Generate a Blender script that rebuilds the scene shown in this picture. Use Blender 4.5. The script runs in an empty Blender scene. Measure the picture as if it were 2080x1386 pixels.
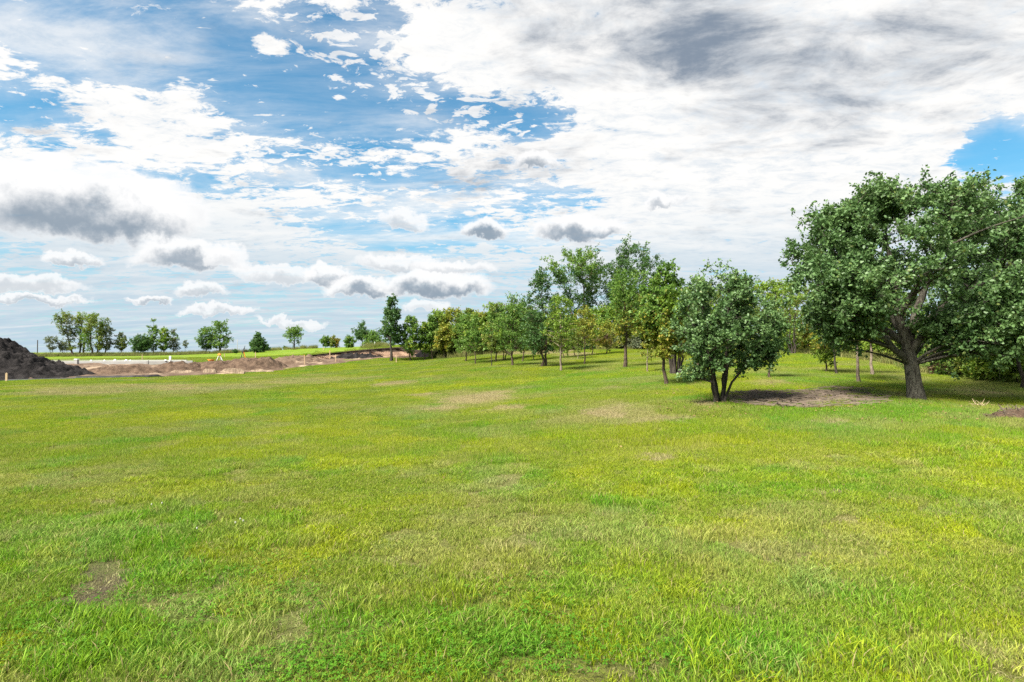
import bpy, math, random
import numpy as np
from mathutils import Vector, Matrix

# ------------------------------------------------------------------ camera, sky, sun, exposure
sc = bpy.context.scene
COL = sc.collection
F = 1155.0                      # focal length in photograph pixels (photograph is 2080 px wide)
CAMZ = 1.6
PITCH = math.radians(1.14)
cam_d = bpy.data.cameras.new('camera')
cam_d.sensor_width = 36.0
cam_d.lens = 36.0 * F / 2080.0
cam_d.clip_start = 0.05
cam_d.clip_end = 6000.0
cam = bpy.data.objects.new('camera', cam_d)
cam.location = (0, 0, CAMZ)
cam.rotation_euler = (math.pi / 2 + PITCH, 0, 0)
COL.objects.link(cam)
sc.camera = cam

EXPOSURE = 1.4
K = 2.0 ** -EXPOSURE
sc.view_settings.view_transform = 'Standard'
sc.view_settings.look = 'None'
sc.view_settings.exposure = EXPOSURE
sc.view_settings.gamma = 1.0
sc.view_settings.use_curve_mapping = False
sc.render.engine = 'CYCLES'
sc.cycles.max_bounces = 7
sc.cycles.diffuse_bounces = 3
sc.cycles.glossy_bounces = 2
sc.cycles.transmission_bounces = 5
sc.cycles.use_denoising = False     # keep the grain of grass and leaves
sc.cycles.caustics_reflective = False
sc.cycles.caustics_refractive = False

SUN_EL = math.radians(50)
SUN_AZ = math.radians(-132)       # clockwise from the view direction (+Y): behind the camera, to the left
sun_dir = Vector((math.sin(SUN_AZ) * math.cos(SUN_EL), math.cos(SUN_AZ) * math.cos(SUN_EL), math.sin(SUN_EL)))
sun_d = bpy.data.lights.new('sun', 'SUN')
sun_d.energy = 5.0
sun_d.angle = math.radians(22.0)  # veiled by thin cloud
sun_d.color = (1.0, 0.95, 0.86)
sun = bpy.data.objects.new('sun', sun_d)
sun.rotation_euler = sun_dir.to_track_quat('Z', 'Y').to_euler()
sun.location = (0, 0, 30)
COL.objects.link(sun)


def pix_dir(px, py):
    u = (px - 1040.0) / F
    v = (693.0 - py) / F
    c, s = math.cos(PITCH), math.sin(PITCH)
    return Vector((u, c - v * s, s + v * c))


# ---- world: Nishita sky with drifting cloud layers
world = bpy.data.worlds.new('World')
sc.world = world
world.use_nodes = True
WT = world.node_tree
WT.nodes.clear()
world.cycles.sampling_method = 'MANUAL'
world.cycles.sample_map_resolution = 512


class NB:
    """tiny node-building helper"""
    def __init__(s, tree):
        s.t = tree

    def link(s, val, sock):
        if isinstance(val, bpy.types.NodeSocket):
            s.t.links.new(val, sock)
        elif val is not None:
            if sock.type == 'RGBA' and len(val) == 3:
                val = (*val, 1.0)
            sock.default_value = val

    def node(s, typ, **kw):
        n = s.t.nodes.new(typ)
        for k, v in kw.items():
            setattr(n, k, v)
        return n

    def m(s, op, a, b=None, c=None, clamp=False):
        n = s.node('ShaderNodeMath', operation=op, use_clamp=clamp)
        s.link(a, n.inputs[0]); s.link(b, n.inputs[1]); s.link(c, n.inputs[2])
        return n.outputs[0]

    def v(s, op, a, b=None, scale=None):
        n = s.node('ShaderNodeVectorMath', operation=op)
        s.link(a, n.inputs[0]); s.link(b, n.inputs[1])
        if scale is not None:
            s.link(scale, n.inputs['Scale'])
        return n.outputs['Value'] if op in ('DOT_PRODUCT', 'LENGTH', 'DISTANCE') else n.outputs[0]

    def mix(s, f, a, b):
        n = s.node('ShaderNodeMix', data_type='RGBA')
        s.link(f, n.inputs['Factor'])
        s.link(a, n.inputs[6]); s.link(b, n.inputs[7])
        return n.outputs[2]

    def mixf(s, f, a, b):
        n = s.node('ShaderNodeMix', data_type='FLOAT')
        s.link(f, n.inputs['Factor'])
        s.link(a, n.inputs[2]); s.link(b, n.inputs[3])
        return n.outputs[0]

    def noise(s, vec, scale, detail=6.0, rough=0.55, dist=0.0, lac=2.0):
        n = s.node('ShaderNodeTexNoise')
        n.noise_dimensions = '3D'
        s.link(vec, n.inputs['Vector'])
        n.inputs['Scale'].default_value = scale
        n.inputs['Detail'].default_value = detail
        n.inputs['Roughness'].default_value = rough
        n.inputs['Lacunarity'].default_value = lac
        n.inputs['Distortion'].default_value = dist
        return n.outputs['Fac'], n.outputs['Color']

    def smooth(s, x, lo, hi, a=0.0, b=1.0):
        n = s.node('ShaderNodeMapRange', interpolation_type='SMOOTHSTEP')
        s.link(x, n.inputs[0])
        s.link(lo, n.inputs[1]); s.link(hi, n.inputs[2])
        n.inputs[3].default_value = a; n.inputs[4].default_value = b
        return n.outputs[0]

    def ramp(s, f, stops):
        n = s.node('ShaderNodeValToRGB')
        e = n.color_ramp.elements
        while len(e) > 1:
            e.remove(e[-1])
        e[0].position = stops[0][0]; e[0].color = (*stops[0][1], 1)
        for p_, c_ in stops[1:]:
            q = e.new(p_); q.color = (*c_, 1)
        s.link(f, n.inputs[0])
        return n.outputs[0]

    def attr(s, name, typ='GEOMETRY', out='Fac'):
        n = s.node('ShaderNodeAttribute', attribute_name=name, attribute_type=typ)
        return n.outputs[out]

def build_sky():
    W = NB(WT)
    sky = W.node('ShaderNodeTexSky', sky_type='NISHITA', sun_disc=False)
    sky.sun_elevation = SUN_EL
    sky.sun_rotation = SUN_AZ
    sky.air_density = 1.0
    sky.dust_density = 0.6
    sky.ozone_density = 2.0
    tc = W.node('ShaderNodeTexCoord')
    d = W.v('NORMALIZE', tc.outputs['Generated'])
    sep = W.node('ShaderNodeSeparateXYZ'); W.link(d, sep.inputs[0])
    el = W.m('MAXIMUM', sep.outputs[2], 0.0)
    inv = W.m('DIVIDE', 1.0, W.m('ADD', el, 0.11))
    p = W.v('SCALE', W.v('MULTIPLY', d, (1, 1, 0)), scale=inv)

    def stretch(vec, deg, sx, sy, off):
        mp = W.node('ShaderNodeMapping')
        W.link(vec, mp.inputs[0])
        mp.inputs['Rotation'].default_value = (0, 0, math.radians(deg))
        mp.inputs['Scale'].default_value = (sx, sy, 1)
        mp.inputs['Location'].default_value = off
        return mp.outputs[0]

    warpf, warpc = W.noise(d, 9.0, 5.0, 0.6)
    warp = W.v('SUBTRACT', warpc, (0.5, 0.5, 0.5))
    dw = W.v('ADD', d, W.v('SCALE', warp, scale=0.10))
    finef, finec = W.noise(d, 26.0, 6.0, 0.62)
    fine = W.v('SUBTRACT', finec, (0.5, 0.5, 0.5))
    dc = W.v('ADD', d, W.v('ADD', W.v('SCALE', warp, scale=0.040), W.v('SCALE', fine, scale=0.052)))

    def blob(vec, cx, cy, rx, ry):
        """elliptic distance (1 at the rim) about the sky direction seen at that photograph pixel"""
        c = pix_dir(cx, cy)
        n = c.length
        c = c / n
        right = Vector((c.y, -c.x, 0)).normalized()
        up = right.cross(c)
        e = W.v('SUBTRACT', vec, tuple(c))
        a = W.v('DOT_PRODUCT', e, tuple(right * (F * n / rx)))
        b = W.v('DOT_PRODUCT', e, tuple(up * (F * n / ry)))
        q = W.m('SQRT', W.m('ADD', W.m('MULTIPLY', a, a), W.m('MULTIPLY', b, b)))
        return q, b

    def total(vec, items):
        acc = None
        for cx, cy, rx, ry, w in items:
            q, b = blob(vec, cx, cy, rx, ry)
            s = W.smooth(q, 0.25, 1.25, w, 0.0)
            acc = s if acc is None else W.m('ADD', acc, s)
        return acc

    # --- thin broken layer high up: coverage = noise + a few wide openings and banks
    n1, _ = W.noise(stretch(p, 28, 1.0, 1.9, (3.1, 1.7, 0)), 1.7, 5.0, 0.55, 0.3)
    n2, _ = W.noise(stretch(p, 24, 1.0, 1.55, (7.7, 4.2, 0)), 8.5, 9.0, 0.69, 0.35)
    openings = total(dw, [
        (650, 200, 250, 100, -0.20), (480, 70, 190, 70, -0.13), (40, 225, 190, 45, -0.26), (230, 70, 330, 90, -0.05), (720, 60, 150, 90, -0.08),
        (1010, 235, 170, 45, -0.24), (640, 335, 280, 24, -0.22), (2040, 315, 130, 55, -0.42),
        (980, 470, 330, 45, -0.20), (1150, 405, 130, 25, -0.16), (820, 480, 200, 35, -0.14),
        (330, 260, 260, 75, 0.17), (960, 90, 170, 140, 0.16), (1500, 330, 520, 260, 0.28), (1700, 120, 460, 190, 0.30),
        (250, 430, 420, 90, 0.16), (1240, 60, 320, 170, 0.20), (555, 100, 45, 30, 0.30), (860, 300, 260, 30, 0.05)])
    veil = W.smooth(el, 0.34, 0.05, 0.02, 0.12)
    cov = W.m('ADD', W.m('ADD', openings, veil), W.m('ADD', W.m('MULTIPLY', W.m('SUBTRACT', n1, 0.5), 0.75), W.m('MULTIPLY', W.m('SUBTRACT', n2, 0.5), 1.05)))
    alpha = W.smooth(cov, -0.06, 0.11)
    # rows of small cloudlets breaking up the openings
    n5, _ = W.noise(stretch(p, 24, 1.0, 1.35, (2.9, 8.1, 0)), 15.0, 5.0, 0.58, 0.5)
    flock = total(dw, [(770, 120, 190, 150, 0.13), (520, 240, 260, 80, 0.10), (1000, 235, 200, 60, 0.11), (640, 335, 260, 45, 0.10), (120, 210, 200, 60, 0.07), (900, 470, 300, 50, 0.06)])
    alpha = W.m('MAXIMUM', alpha, W.m('MULTIPLY', W.smooth(W.m('ADD', W.m('ADD', n5, flock), W.m('MULTIPLY', W.m('SUBTRACT', n1, .5), .5)), 0.62, 0.72), 0.92))
    # haze of thin streaks that never quite clears, stronger to the horizon
    st, _ = W.noise(stretch(p, 36, 0.6, 1.8, (5.0, 2.0, 0)), 1.9, 8.0, 0.64, 0.4)
    streak = W.m('MULTIPLY', W.smooth(st, 0.34, 0.66), W.smooth(el, 0.60, 0.03, 0.70, 0.88))
    hol = total(dw, [(640, 190, 260, 110, 0.6), (40, 225, 170, 45, 0.7), (1010, 235, 170, 50, 0.8), (2040, 315, 130, 60, 0.9), (640, 335, 260, 28, .6)])
    streak = W.m('MULTIPLY', streak, W.m('SUBTRACT', 1.0, W.m('MINIMUM', hol, 0.9)))
    alpha = W.m('MAXIMUM', alpha, streak)

    # --- colours (display units, scaled by K for the exposure)
    def kc(r, g, b):
        return (r * K, g * K, b * K)
    hsv = W.node('ShaderNodeHueSaturation')
    W.link(sky.outputs[0], hsv.inputs['Color'])
    hsv.inputs['Saturation'].default_value = SKY_SAT
    hsv.inputs['Value'].default_value = 1.0
    tint = W.node('ShaderNodeMix', data_type='RGBA', blend_type='MULTIPLY')
    tint.inputs['Factor'].default_value = 1.0
    W.link(hsv.outputs[0], tint.inputs[6])
    tint.inputs[7].default_value = (SKY_STR * SKY_TINT[0], SKY_STR * SKY_TINT[1], SKY_STR * SKY_TINT[2], 1)
    blue = tint.outputs[2]

    shade_n, _ = W.noise(stretch(p, 10, 1.0, 1.5, (2.2, 5.9, 0)), 2.6, 7.0, 0.62, 0.3)
    greybank = total(dw, [(1270, 75, 300, 130, 0.34), (1640, 60, 330, 150, 0.18), (1850, 140, 320, 150, 0.12),
                          (1560, 200, 260, 90, 0.13), (1680, 275, 260, 55, 0.12), (1450, 300, 160, 50, 0.08), (1030, 345, 190, 45, 0.30), (760, 380, 120, 35, 0.16),
                          (560, 395, 90, 30, 0.08), (1430, 40, 200, 90, 0.14)])
    thick = W.m('ADD', W.m('ADD', W.m('MULTIPLY', W.m('SUBTRACT', shade_n, .5), 1.5), W.m('MULTIPLY', W.m('SUBTRACT', n2, .5), 0.5)), W.m('MULTIPLY', greybank, 0.95))
    shade = W.smooth(thick, 0.04, 0.62)
    white = W.mix(W.smooth(W.m('ADD', n2, W.m('MULTIPLY', W.m('SUBTRACT', n1, .5), .4)), 0.22, 0.58), kc(0.72, 0.79, 0.86), kc(1.03, 1.02, 1.0))
    cloudc = W.mix(shade, white, kc(0.25, 0.31, 0.395))
    cloudc = W.mix(W.smooth(el, 0.24, 0.08, 0.0, 0.62), cloudc, kc(0.62, 0.72, 0.80))
    out = W.mix(alpha, blue, cloudc)
    # pale air towards the horizon
    air = W.smooth(el, 0.30, 0.0, 0.0, 0.95)
    out = W.mix(W.m('MULTIPLY', air, W.smooth(st, 0.75, 0.35)), out, kc(0.50, 0.66, 0.78))

    # --- separate heaped clouds lower down: bright tops, grey flat bases
    heaps = [(40, 385, 90, 50, .2), (330, 425, 90, 50, .4), (180, 425, 190, 84, 1.0), (385, 522, 92, 34, .9), (150, 527, 46, 17, .7),
             (30, 578, 110, 20, .45), (560, 556, 70, 22, .45), (660, 562, 44, 24, .9), (735, 588, 66, 22, .95), (885, 582, 105, 30, 1.0),
             (985, 468, 48, 21, 1.0), (1180, 470, 90, 30, 1.0), (1352, 413, 42, 15, .7), (405, 592, 46, 17, .6), (450, 634, 66, 11, .5),
             (305, 605, 34, 9, .7), (868, 624, 44, 13, .3), (820, 452, 50, 22, .5), (1090, 335, 44, 22, .9), (470, 530, 40, 24, .25),
             (60, 608, 90, 10, .6), (830, 538, 110, 16, .5), (600, 655, 60, 9, .3), (930, 545, 80, 14, .4)]
    for cx, cy, rx, ry, g in heaps:
        q, b = blob(dc, cx, cy, rx * 1.12, ry * 1.2)
        # flat underside: squeeze the lower half
        qb = W.m('ADD', q, W.m('MULTIPLY', W.m('MAXIMUM', W.m('SUBTRACT', W.m('MULTIPLY', b, -1.0), 0.25), 0.0), 0.9))
        a = W.smooth(qb, 1.10, 0.80)
        core = W.m('MULTIPLY', W.smooth(W.m('ADD', W.m('ADD', b, W.m('MULTIPLY', q, 0.40)), W.m('MULTIPLY', W.m('SUBTRACT', finef, 0.5), 1.4)), 0.62, -0.25), W.m('MULTIPLY', g, W.smooth(qb, 1.15, 0.55)))
        col = W.mix(core, kc(1.02, 1.02, 1.02), kc(0.29, 0.36, 0.44))
        out = W.mix(W.m('MULTIPLY', a, 0.70 + 0.22 * g), out, col)

    # ground-ward half: keep the horizon tone
    bg = W.node('ShaderNodeBackground')
    W.link(out, bg.inputs[0])
    bg.inputs[1].default_value = 1.0
    wo = W.node('ShaderNodeOutputWorld')
    W.link(bg.outputs[0], wo.inputs[0])


SKY_STR = 0.072
SKY_SAT = 1.08
SKY_TINT = (0.45, 0.92, 0.93)
build_sky()

# ------------------------------------------------------------------ helpers
def np_hash(ix, iy, seed):
    h = (ix.astype(np.int64) * 374761393 + iy.astype(np.int64) * 668265263 + seed * 2147483647) & 0xFFFFFFFF
    h = ((h ^ (h >> 13)) * 1274126177) & 0xFFFFFFFF
    return ((h ^ (h >> 16)) & 0xFFFF) / 65535.0


def vnoise(x, y, seed=0):
    x = np.asarray(x, float); y = np.asarray(y, float)
    ix = np.floor(x); iy = np.floor(y)
    fx = x - ix; fy = y - iy
    fx = fx * fx * (3 - 2 * fx); fy = fy * fy * (3 - 2 * fy)
    a = np_hash(ix, iy, seed); b = np_hash(ix + 1, iy, seed)
    c = np_hash(ix, iy + 1, seed); d = np_hash(ix + 1, iy + 1, seed)
    return (a * (1 - fx) + b * fx) * (1 - fy) + (c * (1 - fx) + d * fx) * fy


def fbm(x, y, seed=0, octv=4):
    s = 0; a = 0.5; t = 0
    for k in range(octv):
        s = s + a * vnoise(x * 2 ** k, y * 2 ** k, seed + 17 * k); t += a; a *= 0.5
    return s / t


def sstep(x, a, b):
    t = np.clip((np.asarray(x, float) - a) / (b - a), 0, 1)
    return t * t * (3 - 2 * t)


def tag(o, label=None, cat=None, group=None, kind=None):
    if label: o['label'] = label
    if cat: o['category'] = cat
    if group: o['group'] = group
    if kind: o['kind'] = kind
    return o


def empty(name, loc, rz=0.0):
    o = bpy.data.objects.new(name, None)
    o.location = loc
    o.rotation_euler = (0, 0, rz)
    o.empty_display_size = 0.2
    COL.objects.link(o)
    return o


def mesh_obj(name, verts, faces, mat, parent=None, smooth=False, attrs=None, link=True, loc=None):
    me = bpy.data.meshes.new(name)
    verts = np.asarray(verts, dtype=np.float32).reshape(-1, 3)
    if isinstance(faces, np.ndarray):
        n = faces.shape[1]
        me.vertices.add(len(verts)); me.vertices.foreach_set('co', verts.ravel())
        me.loops.add(faces.size); me.loops.foreach_set('vertex_index', faces.astype(np.int32).ravel())
        me.polygons.add(len(faces)); me.polygons.foreach_set('loop_start', np.arange(0, faces.size, n, dtype=np.int32))
        me.update(calc_edges=True)
    else:
        me.from_pydata(verts.tolist(), [], [list(f) for f in faces])
        me.update()
    for k, v in (attrs or {}).items():
        v = np.asarray(v, dtype=np.float32)
        if v.ndim == 2:
            c4 = np.ones((len(v), 4), np.float32); c4[:, :3] = v
            at_ = me.attributes.new(k, 'FLOAT_COLOR', 'POINT'); at_.data.foreach_set('color', c4.ravel())
        else:
            at_ = me.attributes.new(k, 'FLOAT', 'POINT'); at_.data.foreach_set('value', v)
    if smooth:
        me.polygons.foreach_set('use_smooth', np.ones(len(me.polygons), dtype=bool))
    me.materials.append(mat)
    o = bpy.data.objects.new(name, me)
    if parent is not None:
        o.parent = parent
    if loc is not None:
        o.location = loc
    if link:
        COL.objects.link(o)
    return o


def new_mat(name):
    m = bpy.data.materials.new(name)
    m.use_nodes = True
    m.node_tree.nodes.clear()
    b = NB(m.node_tree)
    out = b.node('ShaderNodeOutputMaterial')
    return m, b, out


def principled(b, out, col, rough=0.8, bump=None, spec=0.3, bstr=0.5, bdist=0.02, **kw):
    p = b.node('ShaderNodeBsdfPrincipled')
    b.link(col, p.inputs['Base Color'])
    b.link(rough, p.inputs['Roughness'])
    p.inputs['Specular IOR Level'].default_value = spec
    for k, v in kw.items():
        b.link(v, p.inputs[k])
    if bump is not None:
        bn = b.node('ShaderNodeBump')
        bn.inputs['Strength'].default_value = bstr
        bn.inputs['Distance'].default_value = bdist
        b.link(bump, bn.inputs['Height'])
        b.link(bn.outputs[0], p.inputs['Normal'])
    b.link(p.outputs[0], out.inputs[0])
    return p


# ------------------------------------------------------------------ terrain
def P(px, py, d):
    r = pix_dir(px, py)
    return (r.x / r.y * d, d, CAMZ + r.z / r.y * d)


CTRL = []
for (px, py, d) in [
    # front edge of the lawn against the building site, left to right
    (0, 775, 33.5), (180, 769, 35), (300, 768, 36), (400, 763, 39), (480, 760, 42), (560, 754, 44), (640, 743, 47.5), (700, 738, 50), (795, 733, 52),
    (865, 733, 53), (945, 734, 43), (1000, 743, 34), (1041, 743, 33), (1060, 736, 38), (1100, 745, 31), (1140, 752, 27.5),
    (1186, 741, 32), (1203, 722, 41), (1233, 720, 42), (1269, 747, 27), (1316, 755, 23.5), (1355, 783, 17), (1371, 761, 21.5),
    (1462, 818, 12.5), (1563, 765, 18), (1611, 719, 33), (1641, 716, 34), (1679, 757, 21), (1700, 761, 20), (1745, 779, 16.8),
    (1771, 763, 19.5), (1862, 812, 13), (1950, 772, 17.5), (2070, 775, 16.5), (2060, 845, 10.3),
    (1200, 706, 50), (1400, 704, 46), (1050, 709, 52), (900, 712, 58), (800, 704, 63), (730, 708, 66), (650, 711, 75), (600, 709, 92),
    (500, 716, 90), (400, 720, 85), (250, 722, 85), (120, 725, 80), (300, 733, 56), (130, 733, 54), (480, 730, 58), (560, 726, 60), (-150, 740, 50)]:
    CTRL.append(P(px, py, d))
for x, y, z in [(-3, -6, 0), (6, -6, .1), (0, 2, 0), (-4, 4, 0), (4, 4, .05), (-7, 9, -.02), (0, 10, .05), (5, 8, .2), (9, 8, .36), (-14, 18, -.02), (-4, 18, .08),
                (0, 18, .28), (2, 26, .5), (-8, 28, .16), (-22, 24, -.02), (-2, 38, .6), (14, 14, .55), (14, 4, .35), (30, 20, 1.1), (40, 50, 2.2), (26, 40, 1.9), (-30, 6, -.1), (-45, 30, -.1),
                (20, 70, 2.6), (60, 90, 3.0), (-60, 70, .7), (-80, 120, 1.2), (0, 120, 2.4), (60, 150, 2.6), (-20, 140, 1.9), (25, -10, .4), (-30, -15, -.1), (-120, 40, .2), (90, 30, 2)]:
    CTRL.append((x, y, z))
CTRL = np.array(CTRL)


def _U(r2):
    return 0.5 * r2 * np.log(np.maximum(r2, 1e-9))


_n = len(CTRL)
_A = np.zeros((_n + 3, _n + 3))
_d2 = ((CTRL[:, None, :2] - CTRL[None, :, :2]) ** 2).sum(-1)
_A[:_n, :_n] = _U(_d2) + np.eye(_n) * 6.0
_A[:_n, _n] = 1; _A[:_n, _n + 1:] = CTRL[:, :2]
_A[_n, :_n] = 1; _A[_n + 1:, :_n] = CTRL[:, :2].T
TPS = np.linalg.solve(_A, np.concatenate([CTRL[:, 2], [0, 0, 0]]))

# the dug-out pit cut into the slope beside the tall tree
PIT_PX = np.array([600, 640, 700, 760, 815, 860, 905, 915.0])
PIT_F = np.array([56.5, 53.5, 53.2, 54.0, 54.8, 55.2, 55.6, 56.5])   # near rim depth
PIT_B = np.array([57.5, 59.5, 60.4, 60.8, 61.0, 58.6, 56.6, 56.6])   # far rim depth


def terrain(x, y, pit=True):
    x = np.asarray(x, float); y = np.asarray(y, float)
    sh = np.broadcast(x, y).shape
    X = np.broadcast_to(x, sh).ravel(); Y = np.broadcast_to(y, sh).ravel()
    # beyond the mapped part the land runs out level
    r = np.hypot(X, Y - 40.0)
    k = np.where(r > 95, 95 / np.maximum(r, 1e-6), 1.0)
    Xc = X * k; Yc = 40.0 + (Y - 40.0) * k
    z = np.zeros(len(X))
    for i0 in range(0, len(X), 20000):
        s = slice(i0, i0 + 20000)
        d2 = (Xc[s, None] - CTRL[None, :, 0]) ** 2 + (Yc[s, None] - CTRL[None, :, 1]) ** 2
        z[s] = _U(d2) @ TPS[:_n] + TPS[_n] + Xc[s] * TPS[_n + 1] + Yc[s] * TPS[_n + 2]
    far = sstep(r, 95, 260)
    z = z * (1 - far) + 1.2 * far
    z = np.clip(z, -0.6, 3.2)
    if pit:
        px = 1040 + F * X / np.maximum(Y, 1.0)
        f = np.interp(px, PIT_PX, PIT_F); b = np.interp(px, PIT_PX, PIT_B)
        m = sstep(Y, f, f + 1.2) * (1 - sstep(Y, b + 0.1, b + 0.7)) * sstep(px, 600, 640) * (1 - sstep(px, 898, 912)) * (Y > 40)
        floor = np.interp(px, [600, 700, 800, 905], [0.75, 0.85, 0.9, 1.0])
        z = z * (1 - m) + np.minimum(z, floor) * m
    return z.reshape(sh)


def tz(x, y):
    return float(terrain(np.array([x]), np.array([y]))[0])


def at(px, py, lo=2.0, hi=140.0):
    """first ground point seen through a photograph pixel"""
    r = pix_dir(px, py)
    t = np.concatenate([np.linspace(lo, 30, 500), np.linspace(30, hi, 900)])
    x = r.x / r.y * t; z = CAMZ + r.z / r.y * t
    below = np.nonzero(z < terrain(x, t))[0]
    i = below[0] if len(below) else len(t) - 1
    return Vector((x[i], t[i], tz(x[i], t[i])))


def on(px, d):
    x = (px - 1040.0) / F * d * math.cos(PITCH)
    return Vector((x, d, tz(x, d)))


def size_at(npx, d):
    return npx / F * d


# extents of bare ground (site) in (pixel column, depth)
SITE_PX = np.array([-200, 120, 180, 300, 400, 480, 560, 640, 700, 760, 860, 905, 912.0])
SITE_F = np.array([33.0, 34.6, 35.2, 36.4, 39.2, 42.2, 44.4, 47.8, 50.4, 54.2, 55.3, 55.8, 56.3])
SITE_B = np.array([46.0, 50.0, 50.5, 51.0, 51.5, 52.0, 54.0, 60.0, 60.6, 61.0, 58.8, 56.8, 56.4])


def site_mask(X, Y):
    px = 1040 + F * X / np.maximum(Y, 1.0)
    f = np.interp(px, SITE_PX, SITE_F); b = np.interp(px, SITE_PX, SITE_B)
    return (Y > f) & (Y < b) & (px < 912) & (Y > 30)


# patches in the lawn, (px, py, rx, ry): straw-dry and bare
DRY = [(960, 812, 95, 13, .85), (1020, 832, 50, 9, .8), (1240, 845, 60, 9, .95), (1262, 828, 26, 6, .8), (790, 780, 50, 5, .7), (1340, 850, 90, 8, .4), (860, 803, 40, 6, .6), (1110, 716, 60, 5, .9),
       (1165, 721, 40, 4, .8), (1040, 718, 40, 4, .8), (940, 722, 22, 3, .6), (1570, 778, 45, 7, .5), (1700, 1002, 45, 7, .9), (2060, 1340, 60, 40, .3), (1500, 1240, 25, 12, .7),
       (300, 790, 260, 10, .5), (620, 775, 160, 8, .4), (150, 800, 160, 8, .4), (1820, 800, 40, 6, .4), (1960, 800, 90, 8, .4), (1340, 928, 35, 5, .7), (1660, 858, 30, 4, .7), (1430, 820, 26, 5, .9), (1000, 800, 60, 5, .6),
       (900, 830, 40, 6, .5)]
BARE = [(222, 1158, 102, 37, 1.), (203, 1206, 92, 35, .95), (1250, 1378, 140, 44, 1.), (1500, 1240, 36, 14, .9), (1700, 1002, 40, 8, .8),
        (1640, 812, 175, 17, .8), (1545, 806, 70, 10, .7), (1460, 824, 34, 5, .8), (2065, 848, 75, 9, 1.), (1862, 815, 32, 5, .6), (650, 1300, 80, 18, .8), (640, 1180, 45, 14, .8), (430, 1180, 40, 12, .7), (1650, 1250, 60, 16, .6), (1700, 795, 70, 8, .7)]
LUSH = [(120, 1120, 330, 90, .9), (330, 1300, 420, 120, 1.), (760, 1290, 260, 70, .7), (1000, 1330, 230, 60, .8), (1500, 1360, 200, 50, .5), (1800, 860, 330, 45, .75), (2000, 900, 160, 60, .6), (1600, 880, 120, 20, .4), (1250, 770, 180, 18, .6), (560, 1080, 150, 40, .6), (1330, 790, 90, 14, .5), (1650, 770, 160, 14, .6)]
GOLD = [(1440, 900, 110, 16, 1.), (1250, 872, 130, 8, .6), (740, 945, 120, 14, 1.), (1460, 1080, 130, 40, .7), (630, 808, 90, 5, .8), (880, 792, 40, 4, .7), (400, 842, 80, 8, .7), (620, 880, 110, 8, .5), (1840, 880, 60, 6, .6), (1010, 780, 60, 4, .9), (1060, 775, 60, 4, .6),
        (1900, 1080, 140, 30, .5), (1130, 900, 250, 30, .4), (350, 1000, 200, 20, .4), (1560, 930, 160, 20, .4), (60, 790, 80, 6, .6), (1500, 772, 60, 4, .3)]


def patch_value(lst, X, Y):
    X = np.asarray(X, float); Y = np.asarray(Y, float)
    wx = X + (fbm(X * 1.7, Y * 1.7, 91) - .5) * 0.07 * np.clip(Y, 3, 14)
    wy = Y + (fbm(X * 1.3 + 9, Y * 1.3, 92) - .5) * 0.10 * np.clip(Y, 3, 12)
    out = np.zeros(X.shape)
    for px, py, rx, ry, w in lst:
        c = at(px, py)
        a = at(px, py - ry); b_ = at(px, py + ry)
        ly = max(0.12, (a.y - b_.y) / 2)
        lx = rx / F * c.y
        q = np.sqrt(((wx - c.x * (wy / c.y * .5 + .5)) / lx) ** 2 + ((wy - (a.y + b_.y) / 2) / ly) ** 2)
        out = np.maximum(out, w * (1 - sstep(q, 0.45, 1.25)))
    return out


def lawn_values(X, Y):
    """bare, dry, lush, gold in 0..1 for ground points"""
    bare = patch_value(BARE, X, Y)
    dry = patch_value(DRY, X, Y)
    lush = patch_value(LUSH, X, Y)
    gold = patch_value(GOLD, X, Y)
    n1 = fbm(X * 0.55, Y * 0.40, 3, 5); n2 = fbm(X * 0.9 + 5, Y * 0.6, 21, 5); n3 = fbm(X * 1.6, Y * 1.1, 37, 4)
    n4 = fbm(X * 2.6 + 3, Y * 1.9, 63, 3)
    dry = np.clip(dry * 1.5 * (0.35 + 1.1 * n4) + sstep(n1, .54, .70) * .26 + sstep(n3, .60, .74) * .22, 0, 1)
    lush = np.clip(lush * (0.55 + 0.9 * n4) + sstep(n2, .50, .66) * .60, 0, 1)
    gold = np.clip(gold * 1.2 * (0.5 + 0.9 * n3) + sstep(1 - n1, .50, .64) * .45 + sstep(n4, .55, .72) * .40, 0, 1)
    bare = np.where(Y > 6, bare * sstep(n4 * 1.1 + bare * .45, .55, .95), bare * sstep(n4 + bare * .6, .5, .9))
    return bare, dry, lush, gold


def axis(lo, hi, fine_lo, fine_hi, step, grow):
    """coordinates, evenly spaced in the fine part, spreading out beyond"""
    c = list(np.arange(fine_lo, fine_hi + 1e-6, step))
    s = step; v = c[-1]
    while v < hi:
        s *= grow; v += s; c.append(v)
    s = step; v = c[0]; pre = []
    while v > lo:
        s *= grow; v -= s; pre.append(v)
    return np.array(pre[::-1] + c)


def grass_colour(b, bare, dry, lush, gold, rnd):
    """albedo of the turf; the same mix for blades and for the sheet below them"""
    base = b.mix(rnd, (0.088, 0.162, 0.009), (0.345, 0.412, 0.040))
    base = b.mix(b.m('MULTIPLY', lush, 0.9), base, b.mix(rnd, (0.044, 0.170, 0.008), (0.220, 0.445, 0.028)))
    base = b.mix(b.m('MULTIPLY', gold, 0.85), base, b.mix(rnd, (0.175, 0.245, 0.006), (0.480, 0.510, 0.018)))
    base = b.mix(b.m('MULTIPLY', dry, 0.9), base, b.mix(rnd, (0.270, 0.220, 0.105), (0.580, 0.480, 0.290)))
    return base


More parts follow.
